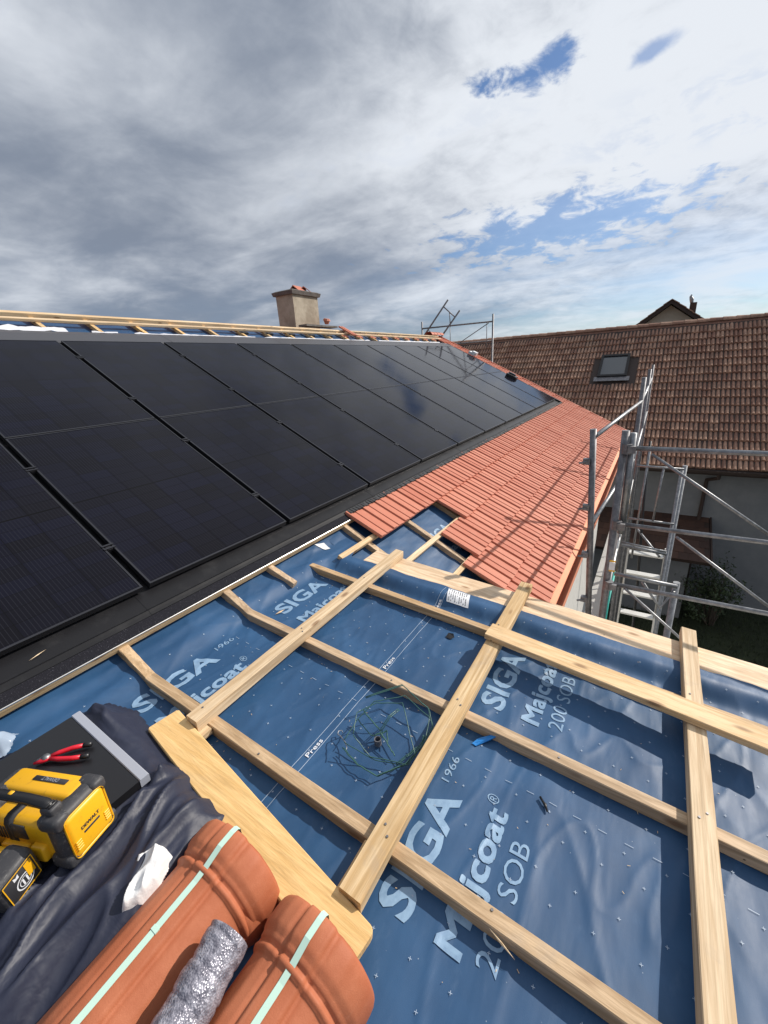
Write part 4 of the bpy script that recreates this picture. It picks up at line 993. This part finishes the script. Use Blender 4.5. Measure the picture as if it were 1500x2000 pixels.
def pack(x_end, y, h, yaw, label, L=.50, pitch=0., gap=.0):
    root = empty('ridge_tile_pack', P2(x_end-L/2, y, h), label=label, category='ridge tiles', group='strapped ridge tile packs')
    F = FR2 @ Matrix.Rotation(yaw, 4, 'Z') @ Matrix.Rotation(pitch, 4, 'Y')
    me = ridge_mesh(L); me.materials.append(M_RIDGE)
    base = Matrix.Translation(P2(x_end, y, h)) @ F @ Matrix.Translation((-L, 0, 0))
    inst('ridge_tile', me, root, base @ Matrix.Translation((0, 0, .0)))
    inst('ridge_tile', me, root, base @ Matrix.Translation((-.030, .0, -.034)) @ Matrix.Scale(.985, 4))
    # strap over the top and round the end
    b_ = MB(); k = L/.477; ps = [(-.04, .137), (.0, .1435), (.1*k, .1425), (.22*k, .1435), (.34*k, .147), (.372*k, .153), (.40*k, .163), (.42*k, .1705), (.46*k, .171), (.474*k, .168), (.482*k, .158), (.484*k, .10), (.470*k, .02)]
    rg = []
    for (x, z) in ps: rg += [base @ Vector((x, -.0085, z)), base @ Vector((x, .0085, z))]
    rg2 = [v+n2*.0012 for v in rg]
    n = len(ps); b_.add(rg2, [(2*i, 2*i+1, 2*i+3, 2*i+2) for i in range(n-1)]); b_.add(rg, [(2*i, 2*i+1, 2*i+3, 2*i+2) for i in range(n-1)])
    o = link('strap', b_.mesh(), M_STRAP, root)
    b_ = MB(); c = base @ Vector((.26, 0, .1445)); b_.box(c, .012, .020, .004, az=n2, ay=u2); link('strap_seal', b_.mesh(), M_STRAP, root)
pack(.466, .94, .018, R(1.5), 'strapped pair of terracotta ridge tiles next to the navy jacket', .53)
pack(.450, .578, .018, R(-3), 'strapped pair of terracotta ridge tiles at the bottom edge over the yellow board end', .53)
# bubble wrap roll
def bubble_roll():
    b_ = MB(); n = 28; A, B = P2(.295, .762, .165), P2(-.02, .705, .150); d = (B-A).normalized(); a = n2.cross(d).normalized(); c = d.cross(a); m = 90; vs = []
    for i in range(m+1):
        l = i/m; ctr = A+(B-A)*l; r = .056*(1+.03*math.sin(l*23))
        if i == 0: r *= .2
        for t in range(n):
            th = t*2*math.pi/n; q = r*(1+.03*mnoise.noise(Vector((math.cos(th)*1.6, math.sin(th)*1.6, l*22)))) - .0035*math.exp(-(((l*5.2+th/6.28*.7) % 1-.5)/.06)**2)
            vs.append(ctr+(a*math.cos(th)+c*math.sin(th))*q)
    b_.add(vs, [(i*n+t, i*n+(t+1) % n, (i+1)*n+(t+1) % n, (i+1)*n+t) for i in range(m) for t in range(n)]+[tuple(range(n))])
    root = link('bubble_wrap_roll', b_.mesh(), M_BUB, base=(A+B)/2-n2*.04, smooth=True, label='silvery roll of bubble wrap lying between the two ridge tile packs', category='bubble wrap')
bubble_roll()
# plastic bag bit at the left edge
link('plastic_bag', cloth([(.20, 2.16), (.27, 2.10), (.235, 2.05), (.20, 2.03), (.10, 2.08), (.08, 2.2)], lambda x, y, d: (x, y, .02+.06*sstep(d/.05)+.03*ridged(Vector((x*14, y*14, 4)))), .006), mat('pale_plastic_film', (.30, .37, .47), .22)[0], base=P2(.17, 2.1, 0), smooth=True, label='pale crumpled plastic film at the left edge on the blue membrane', category='plastic bag')

# ------------------------------------------------------------------ green tie wire tangle
wt = empty('wire_tangle', P2(1.18, .80, -.04), label='loose tangle of green coated tie wire on the blue membrane', category='wire')
paths = [
 [(1.03, .905, .16), (1.14, .96, .20), (1.25, .90, .215), (1.335, .78, .20), (1.13, .585, .06), (1.08, .60, .0), (1.02, .79, -.02), (1.03, .905, .14)],
 [(1.02, .96, .0), (1.15, .965, .05), (1.27, .93, .16), (1.40, .80, .17), (1.36, .62, .12), (1.22, .575, .06), (1.07, .62, -.02), (1.02, .76, -.03), (1.015, .955, -.02)],
 [(1.28, 1.0, .13), (1.47, .86, .16), (1.42, .66, .10), (1.33, .585, .07), (1.20, .60, .02), (1.06, .66, -.03)],
 [(1.09, .97, -.03), (1.03, .91, -.035), (1.015, .74, -.035), (1.16, .60, -.03), (1.21, .70, -.03), (1.10, .90, -.03)],
 [(.99, .94, -.035), (.955, .82, -.035), (.955, .70, -.03), (1.10, .605, -.03), (1.22, .585, .0), (1.26, .60, .06)],
 [(1.18, .98, -.03), (1.13, .86, -.03), (1.20, .80, -.02), (1.14, .76, -.03)],
 [(1.22, .97, .06), (1.17, .83, .03), (1.12, .73, -.02), (1.10, .69, -.03)],
 [(1.32, .79, .10), (1.23, .80, .14), (1.17, .81, .05), (1.15, .80, -.03)],
]
def smooth_path(p, k=5):
    out = []
    for i in range(len(p)-1):
        a, c = Vector(p[i]), Vector(p[i+1])
        for t in range(k): out.append(a+(c-a)*(t/k)+Vector((mnoise.noise(a*5+Vector((t, 0, 0)))*.004, mnoise.noise(a*5+Vector((0, t, 0)))*.004, mnoise.noise(a*5+Vector((0, 0, t)))*.004)))
    out.append(Vector(p[-1])); return out
paths = [[(1.16+(x-1.2)*.80, .815+(y-.79)*.80, h*.36-.014) for x, y, h in p] for p in paths]
for pi_, p in enumerate(paths):
    if pi_ == 3: continue
    for j in range(1 if len(p) > 6 else 2):
        o_ = Vector((random.uniform(-.008, .008), random.uniform(-.008, .008), random.uniform(0, .006)))*j
        link('wire', MB().tube([P2(*(v+o_)) for v in smooth_path(p)],   .0021, 6).mesh(), M_GWIRE, wt, smooth=True)
# metal hook
link('wire_hook', MB().tube([P2(*v) for v in ((1.052, .985, -.030), (1.060, .998, -.03), (1.048, 1.008, -.03), (1.034, 1.0, -.03), (1.034, .985, -.03), (1.018, .945, -.028), (1.0, .925, -.028), (.985, .92, -.03))], .0022, 6).mesh(), M_STEEL, base=P2(1.03, .97, -.045), smooth=True, label='small bare steel wire hook beside the green tangle', category='hook')
# pipe offcut
b = MB(); c = P2(1.10, .83, -.045); n_ = 14; vs = []
for (z, r) in ((0, .016), (.03, .016), (.03, .0125), (.0, .0125)): vs += [c+Vector((math.cos(t*2*math.pi/n_)*r, math.sin(t*2*math.pi/n_)*r, z)) for t in range(n_)]
b.add(vs, [(i*n_+t, i*n_+(t+1) % n_, (i+1)*n_+(t+1) % n_, (i+1)*n_+t) for i in range(3) for t in range(n_)]); link('pipe_offcut', b.mesh(), M_DSTEEL, base=c, label='short dark pipe offcut standing inside the green wire tangle', category='pipe offcut')
# blue tape scrap, black scrap, screw bit
def scrap(name, pts, mt, label, cat, lift=.006, th=.0015):
    b_ = MB(); n = len(pts)
    top = [sm(x, y, lift+l) for x, y, l in pts]; b_.add(top+[v-Vector((0, 0, th)) for v in top], [tuple(range(n)), tuple(range(2*n-1, n-1, -1))]+[(i, (i+1) % n, n+(i+1) % n, n+i) for i in range(n)])
    return link(name, b_.mesh(), mt, base=sm(pts[0][0], pts[0][1], 0), label=label, category=cat)
scrap('tape_scrap', [(1.325, .49, 0), (1.36, .475, .004), (1.395, .43, .016), (1.41, .41, .024), (1.40, .40, .02), (1.375, .425, .008), (1.345, .455, .0), (1.322, .470, 0)], M_TAPE, 'bright blue tape scrap stuck below the middle counter batten', 'tape')
scrap('plastic_scrap', [(1.925, .885, 0), (1.955, .88, .012), (1.96, .85, .016), (1.945, .838, .004), (1.922, .855, 0)], M_BLKP, 'small black plastic scrap lying on the blue membrane near the white label', 'scrap')
link('driver_bit', MB().tube([sm(1.242, .182, .010), sm(1.226, .166, .010), sm(1.222, .160, .010), sm(1.200, .146, .009)], [.0045, .0045, .0065, .003], 6).mesh(), M_BLKP, base=sm(1.22, .165, 0), smooth=True, label='black screwdriver bit lying on the membrane right of the lettering', category='driver bit')
# white labels and tape on the membrane
def label_patch(P, fn, name, label, lines=0):
    n = 8; b_ = MB(); A_, B_, C_, D_ = [Vector((p[0], p[1], 0)) for p in P]
    q = lambda u, v: (A_*(1-u)+B_*u)*(1-v)+(D_*(1-u)+C_*u)*v
    b_.grid(n, n, lambda u, v: fn(q(u, v).x, q(u, v).y, .005)); root = link(name, b_.mesh(), M_WHITE, base=fn(P[0][0], P[0][1], 0), smooth=True, label=label, category='sticker')
    if lines:
        t_ = MB(); rg = random.Random(4)
        for i in range(lines):
            for c0, c1 in ((.06, .46), (.54, .94)):
                v = .08+.86*i/lines; u = c0
                while u < c1:
                    w_ = rg.uniform(.03, .10)
                    if rg.random() < .75: t_.add([fn(q(uu, vv).x, q(uu, vv).y, .0062) for uu, vv in ((u, v), (min(u+w_, c1), v), (min(u+w_, c1), v+.028), (u, v+.028))], [(0, 1, 2, 3)])
                    u += w_+.02
        link('fine_print', t_.mesh(), M_LINE, root, kind='stuff')
label_patch([(2.225, 1.015), (2.355, 1.055), (2.365, .900), (2.235, .865)], sm, 'sticker', 'white printed product sticker on the membrane upturn', 9)
label_patch([(2.30, 2.225), (2.39, 2.20), (2.385, 2.13), (2.34, 2.145)], sm, 'sticker', 'white torn tape end on the blue membrane below the panel flashing')
label_patch([(1.42, 2.165), (1.475, 2.16), (1.47, 2.125), (1.415, 2.13)], sm, 'sticker', 'small white tape scrap beside the bent counter batten')
# wood splinters and chips
def splinter(p, q, label, w=.006):
    p, q = Vector(p), Vector(q); d = (q-p).normalized(); s_ = n2.cross(d).normalized()*w/2; up = n2*.003; mid_ = (p+q)/2
    link('wood_splinter', MB().add([p, mid_-s_, q, mid_+s_, mid_+up], [(0, 1, 4), (1, 2, 4), (2, 3, 4), (3, 0, 4), (3, 2, 1, 0)]).mesh(), W_X, base=mid_, label=label, category='splinter')
splinter(P1(.425, 1.513, -.052), P1(.503, 1.530, -.052), 'pale wood splinter lying on the black flashing at the left', .006)
splinter(sm(1.53, 1.90, .008), sm(1.60, 1.885, .010), 'pale wood chip lying by the lettering near the panel flashing', .018)
splinter(P2(.742, .215, -.004), P2(.722, .13, -.022), 'long splinter torn from the lowest counter batten', .007)
b = MB(); rg = random.Random(21)
for i in range(190):
    x, y = rg.uniform(.5, 2.3), rg.uniform(-.8, 1.9)
    if rg.random() < .6:
        x = rg.choice((.768, 1.418, 2.07))+rg.uniform(-.09, .05)
    p = sm(x, y, .004); a = rg.uniform(0, 6.28); L = rg.uniform(.001, .005); d = Vector((math.cos(a)*L, math.sin(a)*L, .001)); s_ = Vector((-math.sin(a), math.cos(a), 0))*.0009
    b.add([p-d-s_, p+d-s_, p+d+s_, p-d+s_], [(0, 1, 2, 3)])
link('wood_chips', b.mesh(), W_X, label='fine wood chips and sawdust scattered over the blue membrane', category='wood chips', kind='stuff')

# ------------------------------------------------------------------ things lying on the roof
def loose_tile(p, rot, label, me=TM):
    o = bpy.data.objects.new('roof_tile', me); COL.objects.link(o); o.matrix_world = Matrix.Translation(p) @ rot; tag(o, label, 'tile')
loose_tile(P1(7.95, 5.46, .045), FR1 @ RX(R(5)), 'red tile lying over the ridge batten next to the chimney')
b = MB(); b.box((7.35, 6.20, .885), 1.0, .22, .035); link('slate_slab', b.mesh(), M_CONC, base=(7.35, 6.20, .86), label='dark flat slab lying on the ridge in front of the chimney', category='slab')
b = MB(); b.tube([P1(7.72, 6.02, .04), P1(7.72, 6.05, .11)], [.04, .07], 8); b.tube([P1(7.72, 6.05, .105), P1(7.72, 6.06, .145)], [.085, .06], 8); link('vent_cap', b.mesh(), M_TILE, base=P1(7.72, 6.0, .03), label='small red vent cap standing at the chimney foot', category='vent cap')
b = MB(); b.box(P1(12.75, 4.42, .05), .26, .20, .07, ay=u1, az=n1).box(P1(12.72, 4.36, .10), .18, .14, .05, ay=u1, az=n1); link('insulator_block', b.mesh(), M_WHITE, base=P1(12.75, 4.42, .01), label='pale block resting on the far verge tiles', category='block')
b = MB(); b.box(P1(12.40, 2.95, .035), .22, .30, .07, ay=u1, az=n1).box(P1(12.46, 2.98, .085), .10, .2, .04, ay=u1, az=n1); link('black_box', b.mesh(), M_BLKP, base=P1(12.40, 2.95, 0), label='small black box lying on the last solar panel by the verge', category='box')
